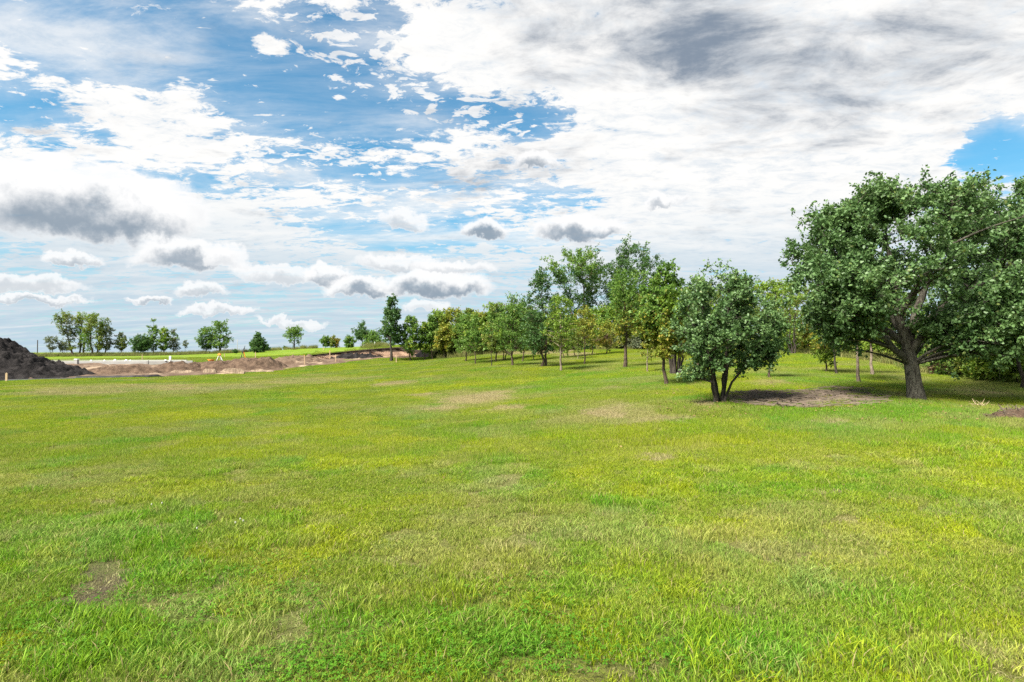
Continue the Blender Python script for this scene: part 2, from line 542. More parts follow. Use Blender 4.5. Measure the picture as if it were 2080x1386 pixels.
# ground sheet
gx = axis(-1500, 1500, -30, 26, 0.34, 1.16)
gy = axis(-300, 2500, -1.0, 64, 0.34, 1.16)
GX, GY = np.meshgrid(gx, gy)
GZ = terrain(GX, GY)
GZ = GZ + (vnoise(GX * .7, GY * .7, 5) - .5) * 0.05
nx, ny = len(gx), len(gy)
idx = np.arange(nx * ny).reshape(ny, nx)
gf = np.stack([idx[:-1, :-1], idx[:-1, 1:], idx[1:, 1:], idx[1:, :-1]], -1).reshape(-1, 4)
gb, gd, gl, gg = lawn_values(GX.ravel(), GY.ravel())

m_turf, b, out = new_mat('turf')
geo = b.node('ShaderNodeNewGeometry')
pos = geo.outputs['Position']
f1, _ = b.noise(pos, 7.0, 8.0, 0.7)
f2, _ = b.noise(pos, 45.0, 4.0, 0.7)
f3, _ = b.noise(pos, 0.35, 4.0, 0.6)
rnd = b.m('ADD', b.m('MULTIPLY', f1, 0.6), b.m('MULTIPLY', f2, 0.5), clamp=True)
gc = grass_colour(b, None, b.attr('dry'), b.attr('lush'), b.attr('gold'), rnd)
soil = b.mix(f2, (0.050, 0.037, 0.024), (0.150, 0.112, 0.078))
gc = b.mix(b.m('MULTIPLY', b.smooth(f2, .15, .6), b.attr('thatch')), gc, (0.11, 0.09, 0.035))
gc = b.mix(b.attr('bare'), gc, soil)
gc = b.mix(b.m('SUBTRACT', .55, b.m('MULTIPLY', b.attr('thatch'), .6)), gc, (0.050, 0.105, 0.006))  # far turf darkened in its colour, standing in for shade between the blades
gc = b.mix(b.m('MULTIPLY', b.smooth(f3, .4, .7), 0.25), gc, (0.075, 0.150, 0.008))
principled(b, out, gc, 0.9, b.m('ADD', f1, f2), 0.1, 0.9, 0.06)
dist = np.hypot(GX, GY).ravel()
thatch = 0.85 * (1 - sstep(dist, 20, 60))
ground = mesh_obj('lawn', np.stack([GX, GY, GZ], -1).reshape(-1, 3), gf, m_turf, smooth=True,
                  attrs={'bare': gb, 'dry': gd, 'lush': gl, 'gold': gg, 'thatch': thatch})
tag(ground, kind='structure')

# ------------------------------------------------------------------ grass blades over the lawn
def blades(rng, side, n, h0, h1, w, lean, segs=2, spread=None):
    """n bent blades over a square tile; returns verts, quads/tris (as triangles), random value per vertex, height 0..1"""
    x = rng.uniform(-side / 2, side / 2, n); y = rng.uniform(-side / 2, side / 2, n)
    if spread is not None:
        r = spread * np.sqrt(rng.uniform(0, 1, n)); a = rng.uniform(0, 6.283, n)
        x = r * np.cos(a); y = r * np.sin(a)
    h = rng.uniform(h0, h1, n) * rng.uniform(.7, 1.15, n)
    yaw = rng.uniform(0, 6.283, n)
    ww = w * rng.uniform(.6, 1.3, n)
    la = rng.uniform(0, 6.283, n); ln = lean * h * rng.uniform(.2, 1.0, n)
    lx, ly = np.cos(la) * ln, np.sin(la) * ln
    rx, ry = np.cos(yaw) * ww / 2, np.sin(yaw) * ww / 2
    rv = rng.uniform(0, 1, n)
    V = []; R = []; Hh = []; Fc = []
    per = 2 * segs + 1
    for k in range(segs):
        t = k / segs
        cx, cy, cz = x + lx * t * t, y + ly * t * t, h * (t - 0.25 * t * t * min(1.0, lean))
        s = 1 - 0.35 * t
        for sg in (-1, 1):
            V.append(np.stack([cx + sg * rx * s, cy + sg * ry * s, cz - (0.01 if k == 0 else 0)], -1))
    V.append(np.stack([x + lx, y + ly, h * (1 - 0.25 * min(1.0, lean))], -1))
    V = np.stack(V, 1).reshape(-1, 3)
    base = np.arange(n) * per
    for k in range(segs - 1):
        a, b_, c, d = base + 2 * k, base + 2 * k + 1, base + 2 * k + 3, base + 2 * k + 2
        Fc.append(np.stack([a, b_, c], -1)); Fc.append(np.stack([a, c, d], -1))
    Fc.append(np.stack([base + 2 * segs - 2, base + 2 * segs - 1, base + 2 * segs], -1))
    return V, np.concatenate(Fc), np.repeat(rv, per)


def clover(rng, n, rad, hmax, lsz):
    V = []; Fc = []; R = []
    for i in range(n):
        r = rad * math.sqrt(rng.random()); a = rng.random() * 6.283
        cx, cy = r * math.cos(a), r * math.sin(a)
        h = hmax * (0.45 + 0.55 * rng.random()) * (1 - 0.4 * r / rad)
        t0 = rng.random() * 6.283; tilt = rng.normal(0, .35, 2); v = rng.random() * .7
        s = lsz * (0.7 + 0.6 * rng.random())
        for k in range(3):
            th = t0 + k * 2.094
            o = len(V)
            for rr, da in ((0.0, 0), (0.62, -.55), (1.0, -.28), (.93, 0), (1.0, .28), (.62, .55)):
                px_, py_ = rr * s * math.cos(th + da), rr * s * math.sin(th + da)
                V.append((cx + px_, cy + py_, h + tilt[0] * px_ + tilt[1] * py_ + abs(da) * .25 * rr * s))
                R.append(v)
            Fc += [(o, o + 1, o + 2), (o, o + 2, o + 3), (o, o + 3, o + 4), (o, o + 4, o + 5)]
        o = len(V)
        V += [(cx * .8 - .001, cy * .8, -0.005), (cx * .8 + .001, cy * .8, -0.005), (cx, cy, h)]; R += [v * .6] * 3
        Fc.append((o, o + 1, o + 2))
    return np.array(V), np.array(Fc), np.array(R)


def leaf_shader(b, out, col, trans=0.4, rough=0.5, spec=0.3, tcol=None):
    p = b.node('ShaderNodeBsdfPrincipled')
    b.link(col, p.inputs['Base Color'])
    p.inputs['Roughness'].default_value = rough
    p.inputs['Specular IOR Level'].default_value = spec
    t = b.node('ShaderNodeBsdfTranslucent')
    b.link(tcol if tcol is not None else col, t.inputs[0])
    mx = b.node('ShaderNodeMixShader')
    b.link(trans, mx.inputs[0])
    b.link(p.outputs[0], mx.inputs[1]); b.link(t.outputs[0], mx.inputs[2])
    b.link(mx.outputs[0], out.inputs[0])


m_blade, b, out = new_mat('grass_blade')
rn = b.attr('rnd')
gc = grass_colour(b, None, b.attr('dry', 'INSTANCER'), b.attr('lush', 'INSTANCER'), b.attr('gold', 'INSTANCER'), rn)
gc = b.mix(b.smooth(rn, 0.91, 0.95), gc, (0.34, 0.28, 0.12))        # the odd straw blade
leaf_shader(b, out, gc, 0.40, 0.6, 0.15)
m_clover, b, out = new_mat('clover_leaf')
cc = b.mix(b.attr('rnd'), (0.045, 0.150, 0.010), (0.150, 0.300, 0.024))
leaf_shader(b, out, cc, 0.35, 0.7, 0.08)
m_tall, b, out = new_mat('tall_grass_blade')
rn = b.attr('rnd')
tcx = b.mix(rn, (0.10, 0.150, 0.025), (0.29, 0.255, 0.095))
leaf_shader(b, out, tcx, 0.35, 0.6, 0.2)


def scatter(name, points, rot, scl, kind, protos, attrs):
    """one object whose points carry instances of the small prototype meshes"""
    me = bpy.data.meshes.new(name)
    me.vertices.add(len(points)); me.vertices.foreach_set('co', np.asarray(points, np.float32).ravel())
    def put(k, typ, arr, field):
        a_ = me.attributes.new(k, typ, 'POINT'); a_.data.foreach_set(field, np.asarray(arr).ravel())
    put('rot', 'FLOAT_VECTOR', np.asarray(rot, np.float32), 'vector')
    put('scl', 'FLOAT_VECTOR', np.asarray(scl, np.float32), 'vector')
    put('pick', 'INT', np.asarray(kind, np.int32), 'value')
    for k, v in attrs.items():
        put(k, 'FLOAT', np.asarray(v, np.float32), 'value')
    me.update()
    o = bpy.data.objects.new(name, me)
    COL.objects.link(o)
    pc = bpy.data.collections.new(name + '_kinds')
    for i, (V, Fc, R, mat) in enumerate(protos):
        pc.objects.link(mesh_obj('%s_kind_%02d' % (name, i), V, Fc, mat, attrs={'rnd': R}, link=False))
    ng = bpy.data.node_groups.new(name + '_scatter', 'GeometryNodeTree')
    ng.interface.new_socket('Geometry', in_out='INPUT', socket_type='NodeSocketGeometry')
    ng.interface.new_socket('Geometry', in_out='OUTPUT', socket_type='NodeSocketGeometry')
    gi = ng.nodes.new('NodeGroupInput'); go = ng.nodes.new('NodeGroupOutput')
    ip = ng.nodes.new('GeometryNodeInstanceOnPoints')
    ci = ng.nodes.new('GeometryNodeCollectionInfo')
    ci.inputs['Collection'].default_value = pc
    ci.inputs['Separate Children'].default_value = True
    ci.inputs['Reset Children'].default_value = True
    def named(k, typ):
        n = ng.nodes.new('GeometryNodeInputNamedAttribute'); n.data_type = typ
        n.inputs['Name'].default_value = k
        return n.outputs[0]
    L = ng.links.new
    L(gi.outputs[0], ip.inputs['Points'])
    L(ci.outputs[0], ip.inputs['Instance'])
    ip.inputs['Pick Instance'].default_value = True
    L(named('pick', 'INT'), ip.inputs['Instance Index'])
    e2r = ng.nodes.new('FunctionNodeEulerToRotation')
    L(named('rot', 'FLOAT_VECTOR'), e2r.inputs[0])
    L(e2r.outputs[0], ip.inputs['Rotation'])
    L(named('scl', 'FLOAT_VECTOR'), ip.inputs['Scale'])
    L(ip.outputs[0], go.inputs[0])
    md = o.modifiers.new('scatter', 'NODES'); md.node_group = ng
    return o


def tilt_of(X, Y):
    e = 0.25
    zx = (terrain(X + e, Y) - terrain(X - e, Y)) / (2 * e)
    zy = (terrain(X, Y + e) - terrain(X, Y - e)) / (2 * e)
    return zx, zy


rng = np.random.default_rng(11)
protos = []
for k in range(5):      # 0-4 short lawn, near
    protos.append((*blades(rng, 0.34, 1050, 0.020, 0.052, 0.0048, 0.9, 2), m_blade))
for k in range(4):      # 5-8 longer, looser tufts
    protos.append((*blades(rng, 0.3, 400, 0.04, 0.090, 0.0056, 1.0, 3), m_blade))
for k in range(4):      # 9-12 mid
    protos.append((*blades(rng, 0.62, 1700, 0.03, 0.065, 0.0075, 0.8, 1), m_blade))
for k in range(3):      # 13-15 far
    protos.append((*blades(rng, 1.25, 2600, 0.04, 0.075, 0.016, 0.7, 1), m_blade))
for k in range(3):      # 16-18 thin straw, lying low
    protos.append((*blades(rng, 0.34, 170, 0.015, 0.03, 0.0035, 2.6, 2), m_blade))


def lawn_points(d0, d1, dens, seed):
    r = np.random.default_rng(seed)
    st = 1 / math.sqrt(dens)
    X, Y = np.meshgrid(np.arange(-1.02 * d1, 1.02 * d1, st), np.arange(d0, d1, st))
    X = (X + r.uniform(-.4, .4, X.shape) * st).ravel(); Y = (Y + r.uniform(-.4, .4, Y.shape) * st).ravel()
    k = np.abs(X) < 1.02 * Y + .3
    return X[k], Y[k], r


PX, PY, PK, PS, PR = [], [], [], [], []
for lod, d0, d1, dens in (('near', 2.0, 8.5, 21.0), ('mid', 8.2, 21, 6.5), ('far', 20.5, 62, 1.7)):
    X, Y, r = lawn_points(d0, d1, dens, {'near': 1, 'mid': 2, 'far': 3}[lod])
    bare, dry, lush, gold = lawn_values(X, Y)
    full = r.uniform(0, 1, len(X)) > bare * 1.1
    keep = full | (r.uniform(0, 1, len(X)) < (.75 if lod == 'near' else .25))
    keep &= ~site_mask(X, Y)
    X, Y, lush, dry, full = X[keep], Y[keep], lush[keep], dry[keep], full[keep]
    n = len(X)
    if lod == 'near':
        k = r.integers(0, 5, n)
        k = np.where(r.uniform(0, 1, n) < 0.06 + 0.55 * lush, r.integers(5, 9, n), k)
        k = np.where((r.uniform(0, 1, n) < 0.6 * dry) | ~full, r.integers(16, 19, n), k)
    elif lod == 'mid':
        k = np.where(full, r.integers(9, 13, n), r.integers(16, 19, n))
    else:
        k = r.integers(13, 16, n)
    s = (0.55 + 0.75 * fbm(X * 1.7, Y * 1.7, 77, 3) + 0.25 * lush - 0.20 * dry) * r.uniform(.75, 1.3, n)
    PX.append(X); PY.append(Y); PK.append(k); PS.append(np.stack([np.full(n, 1.0), np.full(n, 1.0), s], -1)); PR.append(r.uniform(0, 6.283, n))
PX = np.concatenate(PX); PY = np.concatenate(PY); PK = np.concatenate(PK); PS = np.concatenate(PS); PR = np.concatenate(PR)
PZ = terrain(PX, PY) + (vnoise(PX * .7, PY * .7, 5) - .5) * 0.05
sx, sy = tilt_of(PX, PY)
# small-angle tilt to the slope, carried through the yaw
ca, sa = np.cos(PR), np.sin(PR)
tx = sx * ca + sy * sa; ty = -sx * sa + sy * ca
rot = np.stack([np.arctan(ty), -np.arctan(tx), PR], -1)
pb, pd, pl, pg = lawn_values(PX, PY)
jr = np.random.default_rng(8)
pd = np.where(PK >= 16, np.maximum(pd, .85), pd)
pd = np.clip(pd + jr.normal(0, .10, len(pd)), 0, 1); pl = np.clip(pl + jr.normal(0, .22, len(pd)), 0, 1); pg = np.clip(pg + jr.normal(0, .22, len(pd)), 0, 1)
grass = scatter('lawn_grass', np.stack([PX, PY, PZ], -1), rot, PS, PK, protos, {'dry': pd, 'lush': pl, 'gold': pg})
tag(grass, 'short mown grass with yellow and dry patches across the whole lawn', 'grass', kind='stuff')

# clover growing through the grass at the near edge
rc = np.random.default_rng(5)
cx_, cy_ = [], []
for px, py, rx, ry, n in [(880, 1340, 300, 60, 62), (1080, 1290, 140, 50, 30), (110, 1290, 170, 80, 50), (620, 1370, 300, 35, 40), (330, 1250, 320, 90, 30), (1430, 1360, 160, 35, 16),
                          (560, 1215, 90, 35, 12), (450, 1180, 330, 90, 26), (1190, 1330, 80, 35, 14), (900, 1250, 500, 80, 20)]:
    for i in range(n):
        a, rr = rc.uniform(0, 6.283), math.sqrt(rc.uniform(0, 1))
        g = at(px + rx * rr * math.cos(a), min(1400, py + ry * rr * math.sin(a)))
        cx_.append(g.x); cy_.append(g.y)
cx_ = np.array(cx_); cy_ = np.array(cy_)
cz_ = terrain(cx_, cy_) + (vnoise(cx_ * .7, cy_ * .7, 5) - .5) * 0.05
n = len(cx_)
clov = scatter('clover', np.stack([cx_, cy_, cz_], -1), np.stack([np.zeros(n), np.zeros(n), rc.uniform(0, 6.28, n)], -1),
               np.repeat(rc.uniform(.8, 1.3, n)[:, None], 3, 1), rc.integers(0, 3, n),
               [(*clover(np.random.default_rng(40 + k), 15, 0.16, 0.06, 0.0115), m_clover) for k in range(3)], {})
tag(clov, 'low patches of three-leaved clover growing through the nearest grass', 'clover', kind='stuff')

# ------------------------------------------------------------------ trees
class Geo:
    def __init__(s):
        s.v = []; s.f = []; s.n = 0

    def tube(s, pts, rad, sides):
        pts = np.asarray(pts, float); k = len(pts)
        t = np.gradient(pts, axis=0); t /= np.linalg.norm(t, axis=1)[:, None] + 1e-9
        ref = np.array([0.31, 0.95, 0.05]) if abs(t[0, 2]) > .6 else np.array([0.1, 0.05, 1.0])
        a = np.cross(t, ref); a /= np.linalg.norm(a, axis=1)[:, None] + 1e-9
        b_ = np.cross(t, a)
        th = np.arange(sides) / sides * 2 * math.pi
        ring = pts[:, None, :] + np.asarray(rad)[:, None, None] * (np.cos(th)[None, :, None] * a[:, None, :] + np.sin(th)[None, :, None] * b_[:, None, :])
        s.v.append(ring.reshape(-1, 3))
        i = np.arange(k - 1)[:, None] * sides; j = np.arange(sides)[None, :]; j2 = (j + 1) % sides
        q = np.stack([i + j, i + j2, i + sides + j2, i + sides + j], -1).reshape(-1, 4) + s.n
        s.f.append(q); s.n += k * sides

    def get(s):
        return np.concatenate(s.v), np.concatenate(s.f)


ENV = {
    'ovate': [(0, .45), (.15, .85), (.35, 1), (.6, .82), (.82, .5), (1, .10)],
    'slim': [(0, .35), (.2, .8), (.45, 1), (.7, .75), (.9, .4), (1, .1)],
    'cone': [(0, .9), (.15, 1), (.45, .72), (.75, .38), (1, .05)],
    'round': [(0, .45), (.2, .85), (.5, 1), (.75, .85), (.92, .5), (1, .2)],
    'spread': [(0, .62), (.2, .95), (.45, 1), (.7, .9), (.88, .62), (1, .3)],
    'vase': [(0, .22), (.3, .5), (.6, .85), (.82, 1), (.95, .7), (1, .35)],
    'big': [(0, .50), (.15, .86), (.35, 1), (.6, .95), (.8, .80), (.93, .60), (1, .42)],
    'bush': [(0, .55), (.12, .92), (.35, 1), (.65, .88), (.88, .66), (1, .45)],
    'dome': [(0, .9), (.2, 1), (.5, .95), (.75, .75), (.92, .45), (1, .15)],
}
PAL = {  # dark leaf, light leaf, turning leaf, share turning
    'green': ((0.075, 0.160, 0.022), (0.180, 0.300, 0.048), (0.26, 0.27, 0.05), .04),
    'dark': ((0.045, 0.108, 0.026), (0.105, 0.200, 0.050), (0.16, 0.20, 0.04), .03),
    'blue': ((0.056, 0.122, 0.034), (0.155, 0.255, 0.084), (0.18, 0.23, 0.06), .03),
    'lime': ((0.115, 0.208, 0.020), (0.240, 0.350, 0.040), (0.31, 0.29, 0.04), .07),
    'olive': ((0.110, 0.172, 0.024), (0.225, 0.285, 0.048), (0.29, 0.24, 0.05), .10),
    'yellow': ((0.150, 0.200, 0.020), (0.300, 0.320, 0.040), (0.38, 0.30, 0.04), .16),
    'autumn': ((0.165, 0.180, 0.022), (0.300, 0.275, 0.038), (0.38, 0.23, 0.03), .22),
    'grey': ((0.105, 0.130, 0.065), (0.180, 0.210, 0.115), (0.21, 0.20, 0.10), .08),
    'rust': ((0.115, 0.085, 0.040), (0.200, 0.145, 0.075), (0.22, 0.14, 0.07), .25),
}


def bark_mat(name, c1, c2, scale):
    m, b, out = new_mat(name)
    tc = b.node('ShaderNodeTexCoord')
    mp = b.node('ShaderNodeMapping'); b.link(tc.outputs['Object'], mp.inputs[0])
    mp.inputs['Scale'].default_value = (1, 1, 0.28)
    f, _ = b.noise(mp.outputs[0], scale, 6, .65, .6)
    f2, _ = b.noise(tc.outputs['Object'], scale * 2.2, 4, .6)
    col = b.mix(b.smooth(f, .35, .65), c1, c2)
    col = b.mix(b.smooth(f2, .60, .68), col, (c2[0] * 1.7, c2[1] * 1.75, c2[2] * 1.7))
    principled(b, out, col, 0.9, f, .15, 1.0, .03)
    return m


BARK = {'brown': bark_mat('bark_brown', (.040, .028, .020), (.120, .088, .062), 22.0),
        'dark': bark_mat('bark_dark', (.022, .018, .015), (.075, .062, .050), 16.0),
        'pale': bark_mat('bark_pale', (.110, .085, .062), (.270, .215, .160), 22.0),
        'lichen': bark_mat('bark_lichen', (.028, .023, .018), (.125, .115, .090), 26.0)}


def foliage_mat(name, gloss, trans):
    m, b, out = new_mat(name)
    c = b.attr('leaf', out='Color')
    oi = b.node('ShaderNodeObjectInfo')
    leaf_shader(b, out, c, trans, 1 - gloss, 0.4)
    return m


M_LEAF = foliage_mat('tree_leaf', 0.45, 0.42)
M_SHINY = foliage_mat('glossy_leaf', 0.52, 0.32)


def bezier(p0, p1, p2, n):
    t = np.linspace(0, 1, n)[:, None]
    return (1 - t) ** 2 * p0 + 2 * (1 - t) * t * p1 + t * t * p2


def unit(v):
    return v / (np.linalg.norm(v, axis=-1, keepdims=True) + 1e-9)


def grow_tree(seed, H, R, cb, env='ovate', leaders=None, tr=0.05, N1=40, n2=5, n3=3, nl=9, leaf=0.09, pal='green', pal2=None, low_pal=None,
              stems=1, lean=0.0, spread=0.16, ry=None, off=0.0, twigs=False, sides=6, clump=0.30, fork=None, hollow=0.35, gaps=0.0, oval=False, droop=0.0, keepout=(), extra=()):
    """branch tubes and a leaf cloud, standing at the origin; x to the right, y away, z up"""
    r = np.random.default_rng(seed)
    ry = ry or R
    g = Geo()
    lead = []
    if leaders is None:
        leaders = []
        for s in range(stems):
            a = 6.283 * s / max(1, stems) + r.uniform(0, 1)
            rad = 0 if stems == 1 else spread * R * 2.2
            top = np.array([off * .7 + lean * H + rad * math.cos(a), rad * math.sin(a), H * r.uniform(.86, .93) if stems == 1 else H * r.uniform(.6, .88)])
            b0 = np.array([0, 0, -0.08]) if stems == 1 else np.array([math.cos(a) * tr * 1.8, math.sin(a) * tr * 1.8, -0.08])
            mid = b0 * .5 + top * .5
            mid = mid + np.array([r.normal(0, .035) * H, r.normal(0, .035) * H, 0]) + (0 if stems == 1 else -0.18 * np.array([top[0], top[1], 0]))
            n = 12
            pts = bezier(b0, mid, top, n)
            pts[1:-1] += r.normal(0, .008 * H, (n - 2, 3)) * np.array([1, 1, .2])
            rr = tr * (1 - np.linspace(0, 1, n) ** .8 * .88)
            rr[0] *= 1.35; rr[1] *= 1.08
            leaders.append((pts, rr))
    for pts, rr in leaders:
        pts = np.asarray(pts, float)
        if len(pts) < 8:      # smooth hand-set leaders
            q = np.linspace(0, len(pts) - 1, 14)
            rr = np.interp(q, np.arange(len(pts)), rr)
            i = np.clip(q.astype(int), 0, len(pts) - 2); t = (q - i)[:, None]
            p0 = pts[np.maximum(i - 1, 0)]; p1 = pts[i]; p2 = pts[i + 1]; p3 = pts[np.minimum(i + 2, len(pts) - 1)]
            pts = .5 * ((2 * p1) + (-p0 + p2) * t + (2 * p0 - 5 * p1 + 4 * p2 - p3) * t ** 2 + (-p0 + 3 * p1 - 3 * p2 + p3) * t ** 3)
            pts[1:] += r.normal(0, .012, (len(pts) - 1, 3))
        g.tube(pts, rr, sides)
        lead.append((pts, np.asarray(rr)))
    LP = np.concatenate([p for p, _ in lead]); LR = np.concatenate([q for _, q in lead])
    ex, ev = np.array(ENV[env]).T
    # limb tips spread through the crown
    t = (np.arange(N1) + r.uniform(0, 1, N1)) / N1
    er = np.interp(t, ex, ev)
    # more tips where the crown is wide
    t = np.sort(r.choice(np.linspace(.02, 1, 400), N1, replace=True, p=(np.interp(np.linspace(.02, 1, 400), ex, ev) + .15) / (np.interp(np.linspace(.02, 1, 400), ex, ev) + .15).sum()))
    er = np.interp(t, ex, ev)
    az = np.arange(N1) * 2.39996 + r.uniform(-.5, .5, N1)
    rad = er * (hollow + (1 - hollow) * np.sqrt(r.uniform(0, 1, N1))) * r.uniform(.85, 1.1, N1) * np.where(r.uniform(0, 1, N1) < .14, r.uniform(1.05, 1.25, N1), 1)
    zz = cb + (H - cb) * t + r.normal(0, .018 * H, N1)
    tips = np.stack([off + lean * zz + rad * R * np.cos(az), rad * ry * np.sin(az), zz], -1)
    if gaps > 0:
        keep = r.uniform(0, 1, N1) > gaps
        keep[-max(3, N1 // 8):] = True
        tips = tips[keep]
    for (xx, yy, z_, rx, ry_, rz, n_) in extra:
        q = unit(r.normal(0, 1, (n_, 3))) * r.uniform(.2, 1, (n_, 1)) ** .5
        tips = np.concatenate([tips, np.array([xx, yy, z_]) + q * np.array([rx, ry_, rz])])

    def blocked(q_):
        bad = np.zeros(len(q_), bool)
        for (xx, z_, rx, rz) in keepout:
            bad |= ((q_[:, 0] - xx) / rx) ** 2 + ((q_[:, 2] - z_) / rz) ** 2 < 1
        return bad
    tips = tips[~blocked(tips)]
    tw0, tw1, twv = [], [], []
    for i, tip in enumerate(tips):
        dv = tip - LP
        ds = np.linalg.norm(dv, axis=1)
        pen = ds + 2.0 * np.maximum(0, LP[:, 2] - (tip[2] - .30 * np.hypot(dv[:, 0], dv[:, 1]))) + (LP[:, 2] < cb * .55) * 5
        k = int(np.argmin(pen))
        p0 = LP[k]; L = ds[k] + .05
        mid = (p0 + tip) / 2 + np.array([0, 0, (.10 if droop == 0 else droop) * L]) + r.normal(0, .05 * L, 3)
        pts = bezier(p0, mid, tip, 6)
        r0 = min(LR[k] * .75, .010 + .016 * L) if H > 2 else min(LR[k] * .7, .012)
        g.tube(pts, np.linspace(r0, .004, 6), 4)
        cl = clump * R * r.uniform(.7, 1.25)
        v_l = r.normal(0, .5)
        for j in range(n2):
            f = .35 + .65 * (j + r.uniform(0, 1)) / n2
            q = pts[min(4, int(f * 5))]; q = q + (pts[min(5, int(f * 5) + 1)] - q) * (f * 5 - int(f * 5))
            out_d = unit(np.array([q[0] - off, q[1], 0.0]) * .6 / max(R, .3) + r.normal(0, .6, 3) + np.array([0, 0, .35]))
            e = q + out_d * cl * r.uniform(.5, 1.1)
            if twigs:
                g.tube(np.stack([q, (q + e) / 2 + r.normal(0, .02, 3), e]), np.array([.006, .004, .002]), 3)
            for m_ in range(n3):
                s0 = q + (e - q) * r.uniform(.25, 1.0)
                s1 = s0 + unit(r.normal(0, 1, 3) + np.array([0, 0, .25]) + out_d * .5) * cl * r.uniform(.25, .6)
                tw0.append(s0); tw1.append(s1); twv.append(v_l + r.normal(0, .35))
    tw0 = np.array(tw0); tw1 = np.array(tw1); twv = np.array(twv)
    n = len(tw0) * nl
    T = np.repeat(np.arange(len(tw0)), nl)
    fr = r.uniform(0, 1.05, n)[:, None]
    pos = tw0[T] + (tw1[T] - tw0[T]) * fr + r.normal(0, .35 * leaf, (n, 3))
    ok = ~blocked(pos)
    pos = pos[ok]; T = T[ok]; n = len(pos)
    ax = unit(unit(tw1[T] - tw0[T]) * .6 + r.normal(0, .8, (n, 3)) + np.array([0, 0, -.25]))
    nr = unit(r.normal(0, .7, (n, 3)) + np.array([0, 0, .75]))
    sd = unit(np.cross(ax, nr)); nr = np.cross(sd, ax)
    s = leaf * r.uniform(.45, 1.25, n)[:, None]
    hw = .36 if oval else .40
    if oval:
        V = np.stack([pos, pos + ax * s * .30 + sd * s * hw * .9 + nr * s * .10, pos + ax * s * .70 + sd * s * hw * .8 + nr * s * .08, pos + ax * s,
                      pos + ax * s * .70 - sd * s * hw * .8 + nr * s * .08, pos + ax * s * .30 - sd * s * hw * .9 + nr * s * .10], 1)
        o = np.arange(n)[:, None] * 6
        Fc = np.concatenate([np.concatenate([o, o + 1, o + 2, o + 3], 1), np.concatenate([o, o + 3, o + 4, o + 5], 1)])
        per = 6
    else:
        V = np.stack([pos, pos + ax * s * .45 + sd * s * hw + nr * s * .10, pos + ax * s, pos + ax * s * .45 - sd * s * hw + nr * s * .10], 1)
        o = np.arange(n)[:, None] * 4
        Fc = np.concatenate([np.concatenate([o, o + 1, o + 2], 1), np.concatenate([o, o + 2, o + 3], 1)])
        per = 4
    hfrac = np.clip((pos[:, 2] - cb) / max(.1, H - cb), 0, 1)

    def tint(pn):
        c0, c1, ct, sh = PAL[pn]
        w = np.clip(.5 + .34 * twv[T] + r.normal(0, .15, n), 0, 1)[:, None]
        c = np.array(c0) * (1 - w) + np.array(c1) * w
        turn = r.uniform(0, 1, n) < sh * np.clip(1 + twv[T], .1, 2.5)
        c[turn] = np.array(ct) * r.uniform(.7, 1.15, (turn.sum(), 1))
        return c
    c = tint(pal)
    if pal2 is not None:       # another leaf colour on part of the branches
        pick = (vnoise(pos[:, 0] * 1.3 / R + 7, pos[:, 2] * 1.3 / R, seed) > .5)
        c[pick] = tint(pal2)[pick]
    if low_pal is not None:
        pick = r.uniform(0, 1, n) < 1.3 * (1 - hfrac * 1.9)
        c[pick] = tint(low_pal)[pick]
    return g.get(), (V.reshape(-1, 3), Fc, np.repeat(c, per, 0))


TREE_TRIS = [0]


def put_tree(name, label, cat, group, base, bark, seed, shiny=False, **kw):
    (tv, tf), (lv, lf, lc) = grow_tree(seed, **kw)
    e = empty(name, base)
    tag(e, label, cat, group)
    mesh_obj('trunk', tv, tf, BARK[bark], e, smooth=True)
    mesh_obj('crown', lv, lf, M_SHINY if shiny else M_LEAF, e, attrs={'leaf': lc})
    TREE_TRIS[0] += len(tf) * 2 + len(lf) * (lf.shape[1] - 2)
    return e


def photo_tree(px, d, top, half, cbpy, label, pal='green', env='ovate', bark='brown', name='young_tree', cat='tree', group=None, seed=None, trunk_px=None, **kw):
    """a tree on the ground in column px at depth d, sized so that its top and spread agree with the photograph"""
    p = on(px, d)
    H = P(px, top, d)[2] - p.z
    cb = max(0.05, P(px, cbpy, d)[2] - p.z)
    R = size_at(half, d)
    if trunk_px:
        kw['tr'] = size_at(trunk_px, d) / 2
    kw.setdefault('tr', 0.018 * H)
    kw.setdefault('leaf', max(.075, .0028 * d))
    p.z -= 0.03
    return put_tree(name, label, cat, group, p, bark, seed if seed is not None else int(px * 7 + d * 13), H=H, R=R, cb=cb, env=env, pal=pal, **kw)

